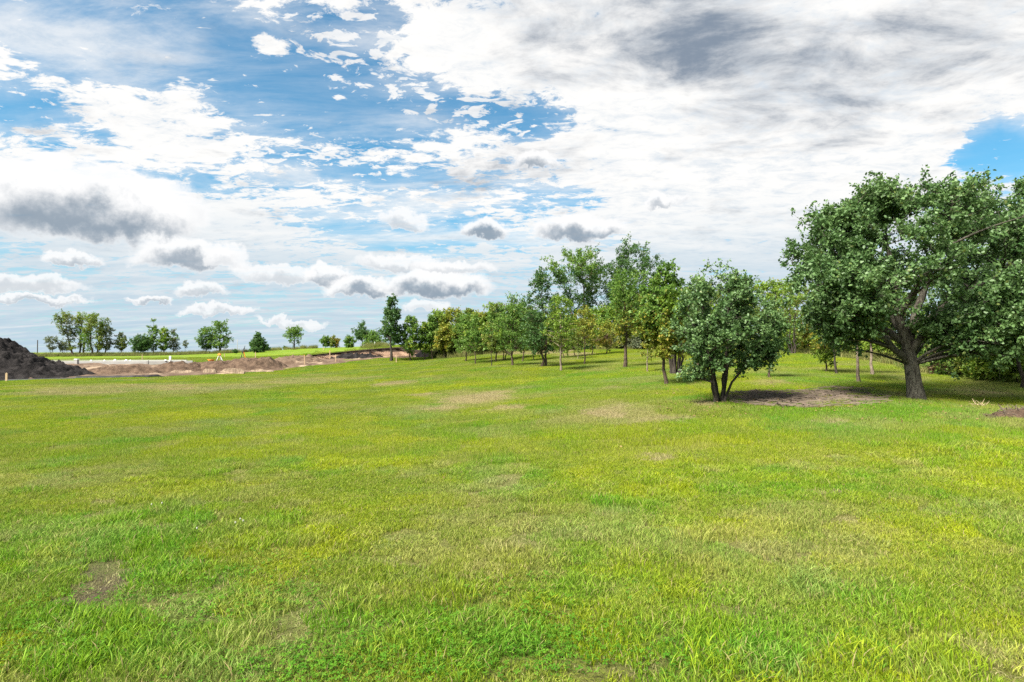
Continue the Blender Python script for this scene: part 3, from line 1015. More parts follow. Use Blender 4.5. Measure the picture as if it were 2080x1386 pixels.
# ---- the big spreading tree at the right
p = on(1862, 13.0)
S = 13.0 / F
def L(px, py, y=0.0):
    return ((px - 1862) * S, y, (812 - py) * S)
big_leaders = [
    ([L(1862, 822), L(1856, 780), L(1850, 735), L(1846, 700, .05), L(1832, 640, .1), L(1826, 560, .1), L(1815, 490, .2), L(1812, 430, .2)], [.215, .16, .145, .12, .095, .065, .04, .015]),
    ([L(1850, 742), L(1815, 712, -.1), L(1775, 678, -.2), L(1750, 650, -.2), L(1700, 622, -.25), L(1650, 590, -.2)], [.085, .07, .06, .05, .03, .012]),
    ([L(1752, 655, -.2), L(1752, 600, -.1), L(1735, 530, 0), L(1715, 460, .1)], [.055, .045, .03, .012]),
    ([L(1846, 700, .05), L(1790, 640, .5), L(1745, 570, .8), L(1690, 520, .9)], [.08, .06, .04, .015]),
    ([L(1852, 715), L(1864, 680, -.2), L(1900, 672, -.6), L(1932, 655, -1.0), L(1985, 620, -1.3)], [.085, .07, .06, .045, .02]),
    ([L(1852, 700, .1), L(1890, 620, .4), L(1930, 530, .5), L(1950, 460, .5), L(1955, 420, .5)], [.10, .08, .06, .035, .015]),
    ([L(1870, 665, .1), L(1960, 600, .2), L(2040, 560, .3), L(2110, 500, .3)], [.08, .06, .045, .02]),
    ([L(1864, 680, -.2), L(1940, 690, -.3), L(2020, 675, -.4), L(2090, 665, -.4)], [.08, .06, .045, .02]),
    ([L(1832, 640, .1), L(1840, 560, -.7), L(1860, 480, -1.0), L(1870, 430, -1.0)], [.09, .06, .035, .012]),
    ([L(1848, 690, .1), L(1860, 610, 1.0), L(1880, 520, 1.5), L(1890, 450, 1.5)], [.08, .06, .04, .012]),
]
put_tree('spreading_tree', 'large spreading tree with lichen-covered leaning trunk and dark glossy leaves', 'tree', None,
         (p.x, p.y, p.z - .02), 'lichen', 4, shiny=True, H=4.82, R=2.98, cb=1.15, env='big', leaders=big_leaders, N1=200, n2=6, n3=4, nl=14, leaf=.072,
         pal='blue', off=.18, ry=2.7, twigs=True, sides=12, clump=.14, hollow=.15, gaps=.1, oval=True,
         keepout=[(*(L(1802, 706)[i_] for i_ in (0, 2)), .62, .62), (*(L(1850, 760)[i_] for i_ in (0, 2)), .5, .62)],
         extra=[(*L(1955, 655, -1.5), 1.0, .55, .85, 105), (*L(1880, 665, -.5), .35, .4, .35, 12), (*L(1690, 640, -.1), .65, .9, .5, 40), (*L(1720, 600, -.9), .7, .5, .7, 30), (*L(1725, 455, .1), .7, .8, .35, 26), (*L(1810, 405, 0), .75, .8, .35, 30), (*L(2030, 430, .2), .7, .8, .45, 30), (*L(1680, 520, .1), .35, .7, .35, 12)])
# the pale lit bough hanging in front of it belongs to the same tree; a second tree fills the right edge
photo_tree(2075, 15.2, 372, 150, 705, 'dark leafy tree cut off by the right edge of the picture behind the big tree', 'dark', 'spread', 'dark', 'broad_tree', seed=77,
           stems=2, N1=95, n2=5, n3=4, nl=9, leaf=.085, clump=.17, trunk_px=9, twigs=True, oval=True, ry=2.0)

# ---- bushy many-stemmed tree in front of the rows
p = on(1462, 12.6)
S = 12.6 / F
def B(px, py, y=0.0):
    return ((px - 1462) * S, y, (818 - py) * S)
stems_ = [([B(1455, 826), B(1448, 785), B(1430, 735, -.1), B(1405, 670, -.2), B(1390, 620, -.2)], [0.051, 0.034, 0.027, 0.021, 0.009]),
          ([B(1460, 826, .05), B(1458, 780, .1), B(1448, 720, .15), B(1438, 640, .2), B(1430, 580, .2)], [0.048, 0.034, 0.029, 0.025, 0.009]),
          ([B(1466, 826), B(1468, 780), B(1472, 720, -.05), B(1476, 640, -.1), B(1480, 570, -.1)], [0.051, 0.037, 0.031, 0.025, 0.009]),
          ([B(1469, 824, .05), B(1480, 775, .2), B(1496, 715, .35), B(1515, 640, .5), B(1525, 580, .5)], [0.041, 0.031, 0.027, 0.025, 0.009]),
          ([B(1469, 815, -.05), B(1486, 770, -.1), B(1515, 735, -.15), B(1548, 700, -.2), B(1572, 670, -.2)], [0.031, 0.024, 0.020, 0.019, 0.009]),
          ([B(1456, 815, -.06), B(1440, 770, -.3), B(1425, 720, -.5), B(1420, 660, -.6)], [0.031, 0.024, 0.020, 0.010]),
          ([B(1464, 815, .1), B(1462, 760, .4), B(1455, 690, .6), B(1450, 630, .7)], [0.034, 0.027, 0.020, 0.010])]
put_tree('bush_tree', 'dense rounded bush tree with several dark stems beside the twig-covered ground', 'tree', None, (p.x, p.y, p.z - .02), 'dark', 8, shiny=True,
         H=(818 - 556) * S, R=104 * S, cb=(818 - 752) * S, env='bush', leaders=stems_, N1=200, n2=5, n3=4, nl=9, leaf=.060, pal='blue', off=.10, ry=1.1,
         twigs=True, sides=8, clump=.20, hollow=.15, oval=True, extra=[(*B(1545, 722, -.2), .34, .3, .25, 10), (*B(1400, 755, -.2), .25, .25, .15, 6)],
         keepout=[(*(B(1468, 800)[i_] for i_ in (0, 2)), .34, .36)])

MID = 'young trees planted in loose rows'
# ---- trees in and behind the rows on the lawn, (column, depth, top, half width, crown base, label, palette, shape, extras)
photo_tree(1355, 17.0, 540, 72, 716, 'yellow-green tree with orange-tinged lower leaves beside the dense bush tree', 'lime', 'ovate', 'brown', group=MID,
           low_pal='yellow', pal2='green', N1=90, n2=5, n3=4, nl=9, trunk_px=8, clump=.22, leaf=.085, seed=21, oval=True)
photo_tree(1371, 21.5, 610, 52, 715, 'many-stemmed shrub fanning out behind a single thin trunk', 'olive', 'dome', 'dark', 'shrub', 'shrub', seed=22,
           stems=13, spread=.24, N1=46, n2=4, n3=4, nl=8, trunk_px=7, clump=.25, leaf=.08, low_pal='autumn')
photo_tree(1269, 27, 548, 47.2, 690, 'straight young tree with dark trunk and full green crown, yellow at the bottom', 'green', 'slim', 'brown', group=MID, low_pal='yellow',
           N1=60, n2=5, n3=4, nl=7, trunk_px=8, clump=.28, leaf=.09, seed=23)
photo_tree(1316, 23.5, 690, 18.9, 726, 'short pale sapling at the edge of the orange-leaved tree', 'yellow', 'slim', 'pale', group=MID, N1=14, n2=3, n3=3, nl=6, trunk_px=4, seed=24)
photo_tree(1140, 27.5, 592, 40.1, 716, 'slender yellow-olive young tree in front of the twin-stemmed tree', 'olive', 'slim', 'pale', group=MID, pal2='lime', N1=48, n2=5, n3=4, nl=7, trunk_px=5, clump=.3, seed=25)
# twin-stemmed tall one
photo_tree(1102, 31, 550, 56.6, 716, 'tall dark green tree on two close trunks in the middle of the rows', 'dark', 'ovate', 'brown', group=MID, stems=2, spread=.06,
           N1=85, n2=5, n3=4, nl=7, trunk_px=5.5, clump=.27, seed=26, leaf=.1)
photo_tree(1186, 31.8, 628, 42.5, 690, 'small yellowing sapling on a thin straight trunk, left of the straight dark-trunked tree', 'yellow', 'ovate', 'brown', group=MID, pal2='lime', N1=36, n2=4, n3=4, nl=7, trunk_px=3.5, seed=27)
photo_tree(1041, 33, 603, 42.5, 714, 'green young tree with a stout trunk just left of the twin-trunked tree', 'green', 'ovate', 'brown', group=MID, pal2='lime', N1=58, n2=5, n3=4, nl=7, trunk_px=5, seed=28)
photo_tree(999, 34, 655, 23.6, 716, 'thin low sapling standing in front of the others on a dark stick-like trunk', 'green', 'slim', 'dark', group=MID, pal2='olive', N1=26, n2=4, n3=3, nl=7, trunk_px=2.2, seed=29)
photo_tree(966, 40.5, 640, 28.3, 712, 'second sapling of the rows, yellow-green with a thin trunk', 'lime', 'ovate', 'brown', group=MID, pal2='green', N1=34, n2=4, n3=4, nl=7, trunk_px=2.6, seed=30)
photo_tree(946, 43, 632, 30.7, 712, 'first sapling of the rows, dark green with low branches', 'green', 'ovate', 'brown', group=MID, N1=40, n2=4, n3=4, nl=7, trunk_px=3.2, seed=31)
photo_tree(1008, 41, 614, 35.4, 716, 'medium green tree with a rough top above the stick-thin sapling', 'green', 'ovate', 'brown', group=MID, pal2='olive', N1=44, n2=4, n3=4, nl=7, trunk_px=3.5, seed=32)
photo_tree(1024, 41.5, 618, 35.4, 700, 'dark tree rising from two trunks spread in a V', 'dark', 'ovate', 'brown', group=MID, stems=2, spread=.14, pal2='green', N1=40, n2=4, n3=4, nl=7, trunk_px=2.8, seed=33)
photo_tree(1060, 38.5, 612, 35.4, 712, 'green tree behind and right of the stout-trunked young tree', 'green', 'ovate', 'brown', group=MID, N1=42, n2=4, n3=4, nl=7, trunk_px=3, seed=34)
photo_tree(1082, 38.6, 640, 26, 712, 'lime sapling hidden behind the left side of the twin-trunked tree', 'lime', 'slim', 'brown', group=MID, N1=24, n2=4, n3=3, nl=7, trunk_px=2, seed=35)
photo_tree(1144, 39.5, 650, 26, 710, 'faint sapling right behind the slender yellow-olive tree', 'olive', 'slim', 'brown', group=MID, N1=22, n2=4, n3=3, nl=7, trunk_px=2, seed=36)
photo_tree(1168, 40.5, 655, 26, 706, 'small orange-tinged sapling at the far dry strip', 'autumn', 'slim', 'brown', group=MID, pal2='olive', N1=22, n2=4, n3=3, nl=7, trunk_px=2, seed=37)
photo_tree(1173, 37.5, 665, 23.6, 712, 'thinnest sapling beside the orange-tinged one', 'olive', 'slim', 'pale', group=MID, N1=18, n2=3, n3=3, nl=7, trunk_px=1.6, seed=38)
photo_tree(1203, 41, 650, 30.7, 702, 'yellow sapling farthest up the slope behind the small yellowing one', 'yellow', 'ovate', 'brown', group=MID, N1=26, n2=4, n3=3, nl=7, trunk_px=2.4, seed=39)
photo_tree(1233, 42, 655, 35.4, 705, 'golden sapling up the slope beside the straight dark-trunked tree', 'yellow', 'ovate', 'brown', group=MID, pal2='autumn', N1=28, n2=4, n3=3, nl=7, trunk_px=2.6, seed=40)
photo_tree(1420, 24, 560, 44, 700, 'leafy green tree filling the gap behind the bush tree', 'green', 'ovate', 'brown', 'leafy_tree', seed=41, pal2='lime', N1=50, n2=5, n3=4, nl=7, trunk_px=5)
photo_tree(1563, 18, 600, 34, 728, 'small dark tree just right of the dense bush tree', 'blue', 'slim', 'brown', 'leafy_tree', seed=42, N1=40, n2=4, n3=4, nl=7, trunk_px=5, leaf=.075)
photo_tree(1611, 33, 555, 40, 690, 'loose many-stemmed tree at the hedgerow foot under the big crown', 'olive', 'dome', 'dark', 'leafy_tree', seed=43, stems=4, pal2='lime', N1=48, n2=4, n3=4, nl=7, trunk_px=3.5)
photo_tree(1641, 34, 655, 16, 700, 'bright yellow sapling against the hedgerow', 'yellow', 'slim', 'pale', 'sapling', seed=44, pal2='autumn', N1=18, n2=4, n3=3, nl=6, trunk_px=2)
photo_tree(1679, 21, 655, 26, 738, 'leaning yellow sapling under the left side of the big tree', 'yellow', 'ovate', 'brown', 'sapling', seed=45, pal2='lime', N1=34, n2=4, n3=3, nl=7, trunk_px=4, lean=-.05)
photo_tree(1700, 20, 560, 44, 700, 'dark-trunked tree leaning left beside the yellow sapling under the big tree', 'dark', 'ovate', 'dark', 'leafy_tree', seed=46, N1=46, n2=4, n3=4, nl=7, trunk_px=5, lean=-.07)
photo_tree(1745, 16.8, 500, 50, 650, 'tall thin-trunked tree standing before the big limb of the large tree', 'blue', 'ovate', 'pale', 'leafy_tree', seed=47, N1=60, n2=4, n3=4, nl=7, trunk_px=7, leaf=.08)
photo_tree(1771, 19.5, 590, 30, 690, 'pale stubby trunk with a small yellow-green crown beneath the big tree', 'lime', 'ovate', 'pale', 'leafy_tree', seed=48, N1=34, n2=4, n3=3, nl=7, trunk_px=7)

# ---- tall trees rising behind the rows
photo_tree(1180, 62, 503, 75.5, 640, 'tall open-crowned tree on a forked trunk behind the rows', 'dark', 'vase', 'brown', 'tall_tree', seed=51, group='tall trees behind the rows',
           leaders=None, stems=3, spread=.20, N1=105, n2=5, n3=4, nl=9, trunk_px=7, clump=.2, leaf=.17, pal2='green', hollow=.25)
photo_tree(1290, 60, 492, 75.5, 640, 'tallest bushy tree right of the open-crowned one behind the rows', 'dark', 'ovate', 'brown', 'tall_tree', seed=52, group='tall trees behind the rows',
           stems=3, spread=.2, N1=115, n2=5, n3=4, nl=9, trunk_px=7, clump=.22, leaf=.16, pal2='green')
photo_tree(1246, 63, 560, 30.7, 640, 'narrow tree between the two tallest trees behind the rows', 'green', 'slim', 'brown', 'tall_tree', seed=53, N1=40, n2=4, n3=4, nl=7, trunk_px=4, leaf=.16)

# ---- hedgerow along the back of the slope
HG = 'mixed hedgerow behind the planted rows'
LOOK = {'lime': 'fresh green', 'olive': 'olive green', 'yellow': 'yellowish', 'green': 'green', 'dark': 'dark green', 'rust': 'rusty brown', 'grey': 'grey-green'}
HW = ['right of the two close young trees', 'above the rusty shrub at the bank end', 'standing low before the first hedge trees', 'behind the first sapling', 'behind the second sapling',
      'behind the rough-topped medium tree', 'behind the stout-trunked young tree', 'behind the left side of the twin-trunked tree', 'directly behind the twin-trunked tree',
      'behind the slender yellow-olive tree', 'below the open-crowned tall tree', 'between the small yellowing sapling and the straight tree', 'behind the left side of the straight dark-trunked tree',
      'behind the right side of the straight dark-trunked tree', 'behind the orange-tinged tree', 'behind the fanned many-stemmed shrub', 'straight behind the dense bush tree',
      'behind the right half of the bush tree', 'behind the small dark tree beside the bush', 'beside the loose many-stemmed tree', 'behind the bright yellow sapling', 'behind the leaning yellow sapling',
      'behind the pale stubby trunk', 'behind the lichen-covered trunk']
UW = ['at the end of the dug-out bank', 'just before the first sapling', 'behind the V-shaped trunks', 'behind the tree with the stout trunk', 'between the twin trunks and the yellow-olive tree', 'in the shade behind the small yellowing sapling',
      'behind the farthest yellow sapling', 'behind the golden sapling', 'behind the straight dark-trunked tree', 'behind the fanned shrub', 'behind the right half of the bush tree', 'beside the small dark tree',
      'behind the leaning yellow sapling', 'behind the tall thin-trunked tree', 'behind the pale stubby trunk', 'behind the slender yellow-olive tree', 'behind the twin-trunked tree', 'behind the second sapling', 'behind the orange-tinged tree', 'straight behind the bush tree',
      'around the loose many-stemmed tree', 'beside the bright yellow sapling', 'left of the tall thin-trunked tree',
      'behind the lichen-covered trunk', 'just right of the lichen-covered trunk', 'under the hanging bough', 'right of the hanging bough', 'deep under the right edge trees', 'at the far right edge', 'low beside the lichen-covered trunk', 'low in front of the right undergrowth', 'lowest at the right edge']
for i, (px, d, top, half, pal, pal2) in enumerate([
        (892, 57, 636, 28, 'lime', 'yellow'), (921, 57, 624, 28, 'olive', 'yellow'), (905, 55, 660, 20, 'yellow', 'olive'), (950, 56, 628, 26, 'green', 'olive'), (975, 55, 632, 24, 'lime', 'yellow'),
        (1005, 55, 618, 28, 'olive', 'lime'), (1036, 54, 622, 28, 'green', 'olive'), (1068, 54, 626, 28, 'olive', 'green'), (1098, 54, 640, 26, 'lime', 'olive'),
        (1130, 53, 632, 30, 'green', 'olive'), (1160, 53, 642, 28, 'olive', 'lime'), (1215, 52, 622, 28, 'green', 'lime'), (1250, 51, 616, 26, 'lime', 'green'),
        (1300, 50, 600, 34, 'olive', 'green'), (1345, 48, 590, 34, 'lime', 'olive'), (1395, 46, 588, 36, 'green', 'lime'), (1450, 45, 585, 38, 'olive', 'lime'),
        (1500, 43, 580, 36, 'lime', 'green'), (1550, 41, 575, 38, 'olive', 'lime'), (1590, 40, 565, 36, 'green', 'lime'), (1650, 38, 575, 40, 'lime', 'olive'), (1710, 34, 560, 44, 'green', 'lime'),
        (1770, 31, 545, 50, 'olive', 'lime'), (1830, 28, 560, 52, 'lime', 'green')]):
    photo_tree(px, d - 2.5, top, half * 1.2, 712, '%s hedgerow tree %s' % (LOOK[pal], HW[i]), pal, 'round' if i % 3 else 'dome', 'brown', 'hedgerow_tree', group=HG, seed=100 + i, pal2=pal2, stems=1 + i % 3, N1=64, n2=4, n3=4, nl=8, leaf=.0031 * d)
UG = 'undergrowth shrubs at the foot of the hedgerow'
for i, (px, d, top, half, pal) in enumerate([
        (905, 54.5, 682, 20, 'rust'), (932, 53, 690, 16, 'olive'), (1010, 50, 690, 20, 'rust'), (1060, 50, 686, 24, 'grey'), (1120, 49, 690, 24, 'olive'), (1185, 48, 686, 26, 'dark'), (1225, 48, 680, 22, 'rust'), (1262, 47, 672, 26, 'grey'),
        (1310, 45, 680, 30, 'grey'), (1420, 42, 690, 34, 'olive'), (1520, 39, 690, 36, 'yellow'), (1580, 37, 685, 30, 'olive'), (1690, 32, 675, 40, 'yellow'), (1745, 29, 680, 44, 'olive'), (1800, 26, 690, 46, 'lime'),
        (1145, 48, 676, 30, 'olive'), (1090, 49, 680, 28, 'dark'), (975, 51, 684, 24, 'olive'), (1350, 44, 665, 36, 'green'), (1465, 41, 672, 38, 'lime'), (1620, 35.5, 672, 36, 'lime'), (1655, 34.5, 690, 30, 'yellow'), (1725, 30.5, 690, 36, 'lime'),
        (1850, 24, 680, 48, 'olive'), (1900, 21, 640, 60, 'green'), (1945, 18.8, 668, 62, 'green'), (1985, 18.0, 655, 56, 'olive'), (2030, 17.2, 650, 60, 'olive'), (2085, 16.6, 600, 66, 'green'), (1925, 19.5, 700, 40, 'rust'), (2010, 16.9, 715, 46, 'lime'), (2070, 16.3, 705, 50, 'lime')]):
    photo_tree(px, d, top, half, 760 if d < 22 else 708, '%s undergrowth shrub %s' % (LOOK[pal], UW[i]), pal, 'dome', 'dark', 'shrub', 'shrub', UG, seed=140 + i, stems=5, spread=.22, N1=44, n2=4, n3=4, nl=8, leaf=max(.07, .0030 * d), tr=.02)
photo_tree(1960, 24, 480, 90, 690, 'broad green tree rising behind the undergrowth right of the lichen trunk', 'green', 'spread', 'dark', 'broad_tree', seed=171, stems=2, N1=70, n2=5, n3=4, nl=8, leaf=.1, trunk_px=10, pal2='dark')
photo_tree(2085, 26, 362, 60, 640, 'dark pointed conifer tip beyond the right edge of the big tree', 'dark', 'cone', 'dark', 'conifer', seed=172, N1=70, n2=4, n3=4, nl=8, leaf=.12, trunk_px=8)

# ---- the tall tiered tree and its neighbours beside the dug-out bank
photo_tree(795, 52, 599, 33, 694, 'tall dark tree with tiered branches beside the dug-out bank', 'dark', 'cone', 'dark', 'tiered_tree', seed=61, N1=48, n2=5, n3=4, nl=8, trunk_px=7, leaf=.17, clump=.30, gaps=.12, hollow=.4)
photo_tree(834, 52.5, 636, 24, 720, 'bright green young tree right of the tall tiered tree', 'green', 'slim', 'brown', 'leafy_tree', seed=62, pal2='lime', N1=44, n2=4, n3=4, nl=8, trunk_px=3, leaf=.15)
photo_tree(863, 53, 652, 18, 716, 'lower of two close young trees at the end of the bank', 'lime', 'ovate', 'brown', 'leafy_tree', seed=63, pal2='green', N1=34, n2=4, n3=4, nl=7, trunk_px=2.5, leaf=.15)
photo_tree(878, 53, 640, 18, 716, 'taller of two close young trees at the end of the bank', 'green', 'slim', 'brown', 'leafy_tree', seed=64, N1=36, n2=4, n3=4, nl=7, trunk_px=2.5, leaf=.15)

# ---- far trees on the left horizon
FAR = 'trees along the far edge of the field'
photo_tree(735, 74, 657, 24, 690, 'ragged conifer-topped tree left of the tall tiered tree', 'dark', 'cone', 'dark', 'far_tree', group=FAR, seed=65, N1=40, n2=4, n3=3, nl=10, leaf=.16, gaps=.15)
photo_tree(757, 73, 676, 24, 704, 'low green tree between the ragged conifer and the tall tiered tree', 'green', 'dome', 'dark', 'far_tree', group=FAR, seed=66, N1=36, n2=4, n3=3, nl=10, leaf=.16)
photo_tree(710, 77, 684, 14, 705, 'small rounded tree left of the ragged conifer', 'green', 'round', 'dark', 'far_tree', group=FAR, seed=67, N1=24, n2=4, n3=3, nl=10, leaf=.16)
photo_tree(661, 84, 682, 11, 703, 'green half of a pair of rounded trees on the rise', 'green', 'round', 'dark', 'far_tree', group=FAR, seed=68, N1=26, n2=4, n3=3, nl=10, leaf=.16)
photo_tree(678, 84, 684, 13, 705, 'browning half of a pair of rounded trees on the rise', 'olive', 'round', 'dark', 'far_tree', group=FAR, seed=69, pal2='autumn', N1=28, n2=4, n3=3, nl=10, leaf=.16)
photo_tree(597, 86, 666, 23, 694, 'lone flat-topped tree with a bare trunk on the horizon', 'olive', 'spread', 'dark', 'far_tree', group=FAR, seed=70, N1=38, n2=5, n3=3, nl=7, leaf=.16, trunk_px=4, pal2='green', gaps=.1)
photo_tree(579, 100, 704, 4, 710, 'tiny round shrub left of the lone flat-topped tree', 'dark', 'round', 'dark', 'shrub', 'shrub', seed=71, N1=10, n2=3, n3=3, nl=10, leaf=.16)
photo_tree(524, 76, 674, 20, 714, 'dark squat conifer with a broad skirt of branches', 'dark', 'cone', 'dark', 'far_tree', group=FAR, seed=72, N1=60, n2=4, n3=4, nl=10, leaf=.16)
photo_tree(543, 84, 700, 5, 712, 'tiny tree at the right foot of the squat conifer', 'dark', 'slim', 'dark', 'far_tree', group=FAR, seed=73, N1=10, n2=3, n3=3, nl=10, leaf=.16)
photo_tree(418, 84, 664, 20, 710, 'left tree of the rounded pair near the surveyor tripod', 'green', 'round', 'dark', 'far_tree', group=FAR, seed=74, N1=50, n2=4, n3=3, nl=8, leaf=.17, pal2='dark')
photo_tree(446, 84, 653, 28, 706, 'right, taller tree of the rounded pair near the surveyor tripod', 'green', 'round', 'dark', 'far_tree', group=FAR, seed=75, N1=60, n2=4, n3=3, nl=8, leaf=.17, trunk_px=5, pal2='green', gaps=.1)
photo_tree(478, 70, 710, 4, 717, 'small dark bush alone on the far lawn', 'dark', 'dome', 'dark', 'shrub', 'shrub', seed=76, N1=12, n2=3, n3=3, nl=8, leaf=.14)
photo_tree(376, 92, 691, 6, 706, 'wispy sapling alone on the horizon', 'grey', 'slim', 'dark', 'far_tree', group=FAR, seed=78, N1=12, n2=3, n3=2, nl=5, leaf=.18)
photo_tree(352, 86, 668, 13, 710, 'thin grey tree at the right end of the left tree group', 'grey', 'ovate', 'dark', 'far_tree', group=FAR, seed=79, N1=30, n2=4, n3=3, nl=5, leaf=.18, pal2='green')
photo_tree(333, 84, 664, 15, 710, 'bushy green tree beside the tall slender one', 'green', 'ovate', 'dark', 'far_tree', group=FAR, seed=80, N1=42, n2=4, n3=3, nl=10, leaf=.16, pal2='lime')
photo_tree(311, 84, 646, 14, 710, 'tall slender tree in the left tree group', 'green', 'slim', 'dark', 'far_tree', group=FAR, seed=81, N1=40, n2=4, n3=3, nl=7, leaf=.16)
photo_tree(286, 82, 684, 22, 712, 'dense dark evergreen bush below the slender tree', 'dark', 'dome', 'dark', 'far_tree', group=FAR, seed=82, N1=52, n2=4, n3=4, nl=10, leaf=.16)
photo_tree(246, 84, 676, 14, 710, 'thin pale-leaved tree left of the evergreen bush', 'grey', 'ovate', 'dark', 'far_tree', group=FAR, seed=83, N1=34, n2=4, n3=3, nl=5, leaf=.18, pal2='olive')
photo_tree(150, 82, 636, 22, 710, 'leaning tree with its crown tipped to the left', 'olive', 'vase', 'brown', 'far_tree', group=FAR, seed=84, N1=60, n2=4, n3=3, nl=8, leaf=.15, trunk_px=4, lean=-.22, pal2='grey')
photo_tree(166, 83, 630, 24, 710, 'tallest upright tree of the far left clump', 'lime', 'vase', 'brown', 'far_tree', group=FAR, seed=85, N1=64, n2=4, n3=3, nl=8, leaf=.15, trunk_px=4, pal2='olive', stems=2, lean=.08)
photo_tree(192, 82, 634, 24, 712, 'dense olive tree in the middle of the far left clump', 'olive', 'ovate', 'brown', 'far_tree', group=FAR, seed=86, N1=80, n2=4, n3=3, nl=7, leaf=.15, trunk_px=4, pal2='green', stems=2)
photo_tree(213, 83, 644, 19, 710, 'right-hand tree of the far left clump with thin side twigs', 'olive', 'ovate', 'brown', 'far_tree', group=FAR, seed=87, N1=48, n2=4, n3=3, nl=8, leaf=.15, pal2='grey')
photo_tree(104, 83, 684, 14, 710, 'nearly bare grey tree beside the soil heap', 'grey', 'vase', 'dark', 'far_tree', group=FAR, seed=88, N1=34, n2=4, n3=3, nl=3, leaf=.17, stems=2)
photo_tree(128, 84, 694, 11, 710, 'small grey bush under the leaning far tree', 'grey', 'dome', 'dark', 'far_tree', group=FAR, seed=89, N1=26, n2=4, n3=3, nl=4, leaf=.17, stems=3)

# ---- tall rough grass along the field edge, the hedgerow foot and the bank
rt = np.random.default_rng(9)
tp = []
def strip(px0, d0, px1, d1, n, w):
    for i in range(n):
        t = rt.uniform(0, 1); px = px0 + (px1 - px0) * t; d = d0 + (d1 - d0) * t + rt.normal(0, w)
        q = on(px + rt.normal(0, 3), d); tp.append((q.x, q.y, q.z - .02))
strip(880, 56, 945, 52, 150, .7); strip(945, 52, 1300, 47, 260, .7); strip(1300, 47, 1600, 38, 240, .7); strip(1600, 37, 1760, 28, 220, .6); strip(1760, 28, 1900, 20.5, 130, .5)
strip(60, 82, 260, 83, 220, .8); strip(260, 82, 480, 84, 200, 1.0); strip(740, 66, 790, 65, 40, .6); strip(480, 88, 640, 92, 60, 2)
tp = np.array(tp); n = len(tp)
tall = scatter('tall_grass', tp, np.stack([np.zeros(n), np.zeros(n), rt.uniform(0, 6.28, n)], -1),
               np.stack([np.full(n, 1.), np.full(n, 1.), np.where(tp[:, 1] < 45, .55, 1.) * rt.uniform(.6, 1.2, n)], -1), rt.integers(0, 3, n),
               [(*blades(np.random.default_rng(60 + k), .8, 150, .25, .75, .020, .5, 2, spread=.45), m_tall) for k in range(3)], {})
tag(tall, 'tall rough tan grass along the hedgerow foot and the far field edge', 'grass', kind='stuff')
print('tree triangles', TREE_TRIS[0])

# ------------------------------------------------------------------ building site on the left
def earth_mat(name, c1, c2, c3, scale=3.0, pale=None, bd=.08):
    m, b, out = new_mat(name)
    geo = b.node('ShaderNodeNewGeometry'); pos = geo.outputs['Position']
    f1, _ = b.noise(pos, scale, 8, .65, .4)
    f2, _ = b.noise(pos, scale * 7, 5, .7)
    f3, _ = b.noise(pos, .5, 4, .55, .6)
    col = b.mix(b.smooth(f1, .35, .65), c1, c2)
    col = b.mix(b.smooth(f2, .58, .74), col, c3)
    if pale is not None:
        col = b.mix(b.smooth(f3, .55, .66), col, pale)
    principled(b, out, col, .95, b.m('ADD', f1, b.m('MULTIPLY', f2, .5)), .1, 1.0, bd)
    return m


M_DARKSOIL = earth_mat('dark_topsoil', (.010, .009, .009), (.032, .028, .027), (.065, .056, .052), 1.8, bd=.20)
M_BROWN = earth_mat('brown_soil', (.070, .046, .032), (.140, .094, .064), (.22, .16, .11), 2.5, bd=.12)
M_TAN = earth_mat('graded_soil', (.088, .058, .040), (.150, .105, .074), (.22, .165, .115), 1.4, pale=(.30, .225, .155))
M_ROCK = earth_mat('rubble_stone', (.20, .17, .14), (.33, .29, .24), (.40, .36, .30), 3.0)


def plain(name, col, rough=.7, var=.25, scale=8.0, bump=.3):
    m, b, out = new_mat(name)
    geo = b.node('ShaderNodeTexCoord')
    f, _ = b.noise(geo.outputs['Object'], scale, 5, .6)
    c = b.mix(f, tuple(x * (1 - var) for x in col), tuple(min(1, x * (1 + var)) for x in col))
    principled(b, out, c, rough, f, .3, bump, .01)
    return m


M_CONC = plain('cast_concrete', (.34, .33, .31), .85, .2, 3.0)
M_FOAM = plain('pale_board', (.36, .29, .205), .85, .35, 1.2)
M_WHITE = plain('white_plastic', (.78, .78, .76), .45, .05)
M_ORANGE = plain('orange_paint', (.75, .27, .03), .5, .1)
M_WOOD = plain('raw_lath', (.38, .27, .16), .8, .2, 14.0)
M_BLACK = plain('black_fabric', (.018, .018, .020), .6, .3, 4.0)
M_METAL = plain('dark_metal', (.05, .05, .05), .5, .2)

# graded bare ground
NP_, NT_ = 190, 44
pxs = np.linspace(-60, 911, NP_)
V = []; 
for px in pxs:
    f = np.interp(px, SITE_PX, SITE_F) - .3; b_ = np.interp(px, SITE_PX, SITE_B)
    wob = (fbm(np.array([px * .03]), np.array([3.3]), 55)[0] - .5) * 1.6
    f += wob
    for t in np.linspace(0, 1, NT_):
        d = f + (b_ - f) * t
        V.append(((px - 1040) / F * d, d))
V = np.array(V)
vz = terrain(V[:, 0], V[:, 1])
tt = np.tile(np.linspace(0, 1, NT_), NP_)
rimf = np.minimum(sstep(tt, 0, .06), 1 - sstep(tt, .94, 1))
vz = vz + .02 * rimf + rimf * ((fbm(V[:, 0] * 1.1, V[:, 1] * 1.1, 71, 5) - .42) * .34)
vz = np.where((tt == 0) | (tt == 1), vz - .06, vz + .035)
ii = np.arange(NP_ * NT_).reshape(NP_, NT_)
sf = np.stack([ii[:-1, :-1], ii[1:, :-1], ii[1:, 1:], ii[:-1, 1:]], -1).reshape(-1, 4)
bare = mesh_obj('bare_ground', np.column_stack([V, vz]), sf, M_TAN, smooth=True)
tag(bare, kind='structure')


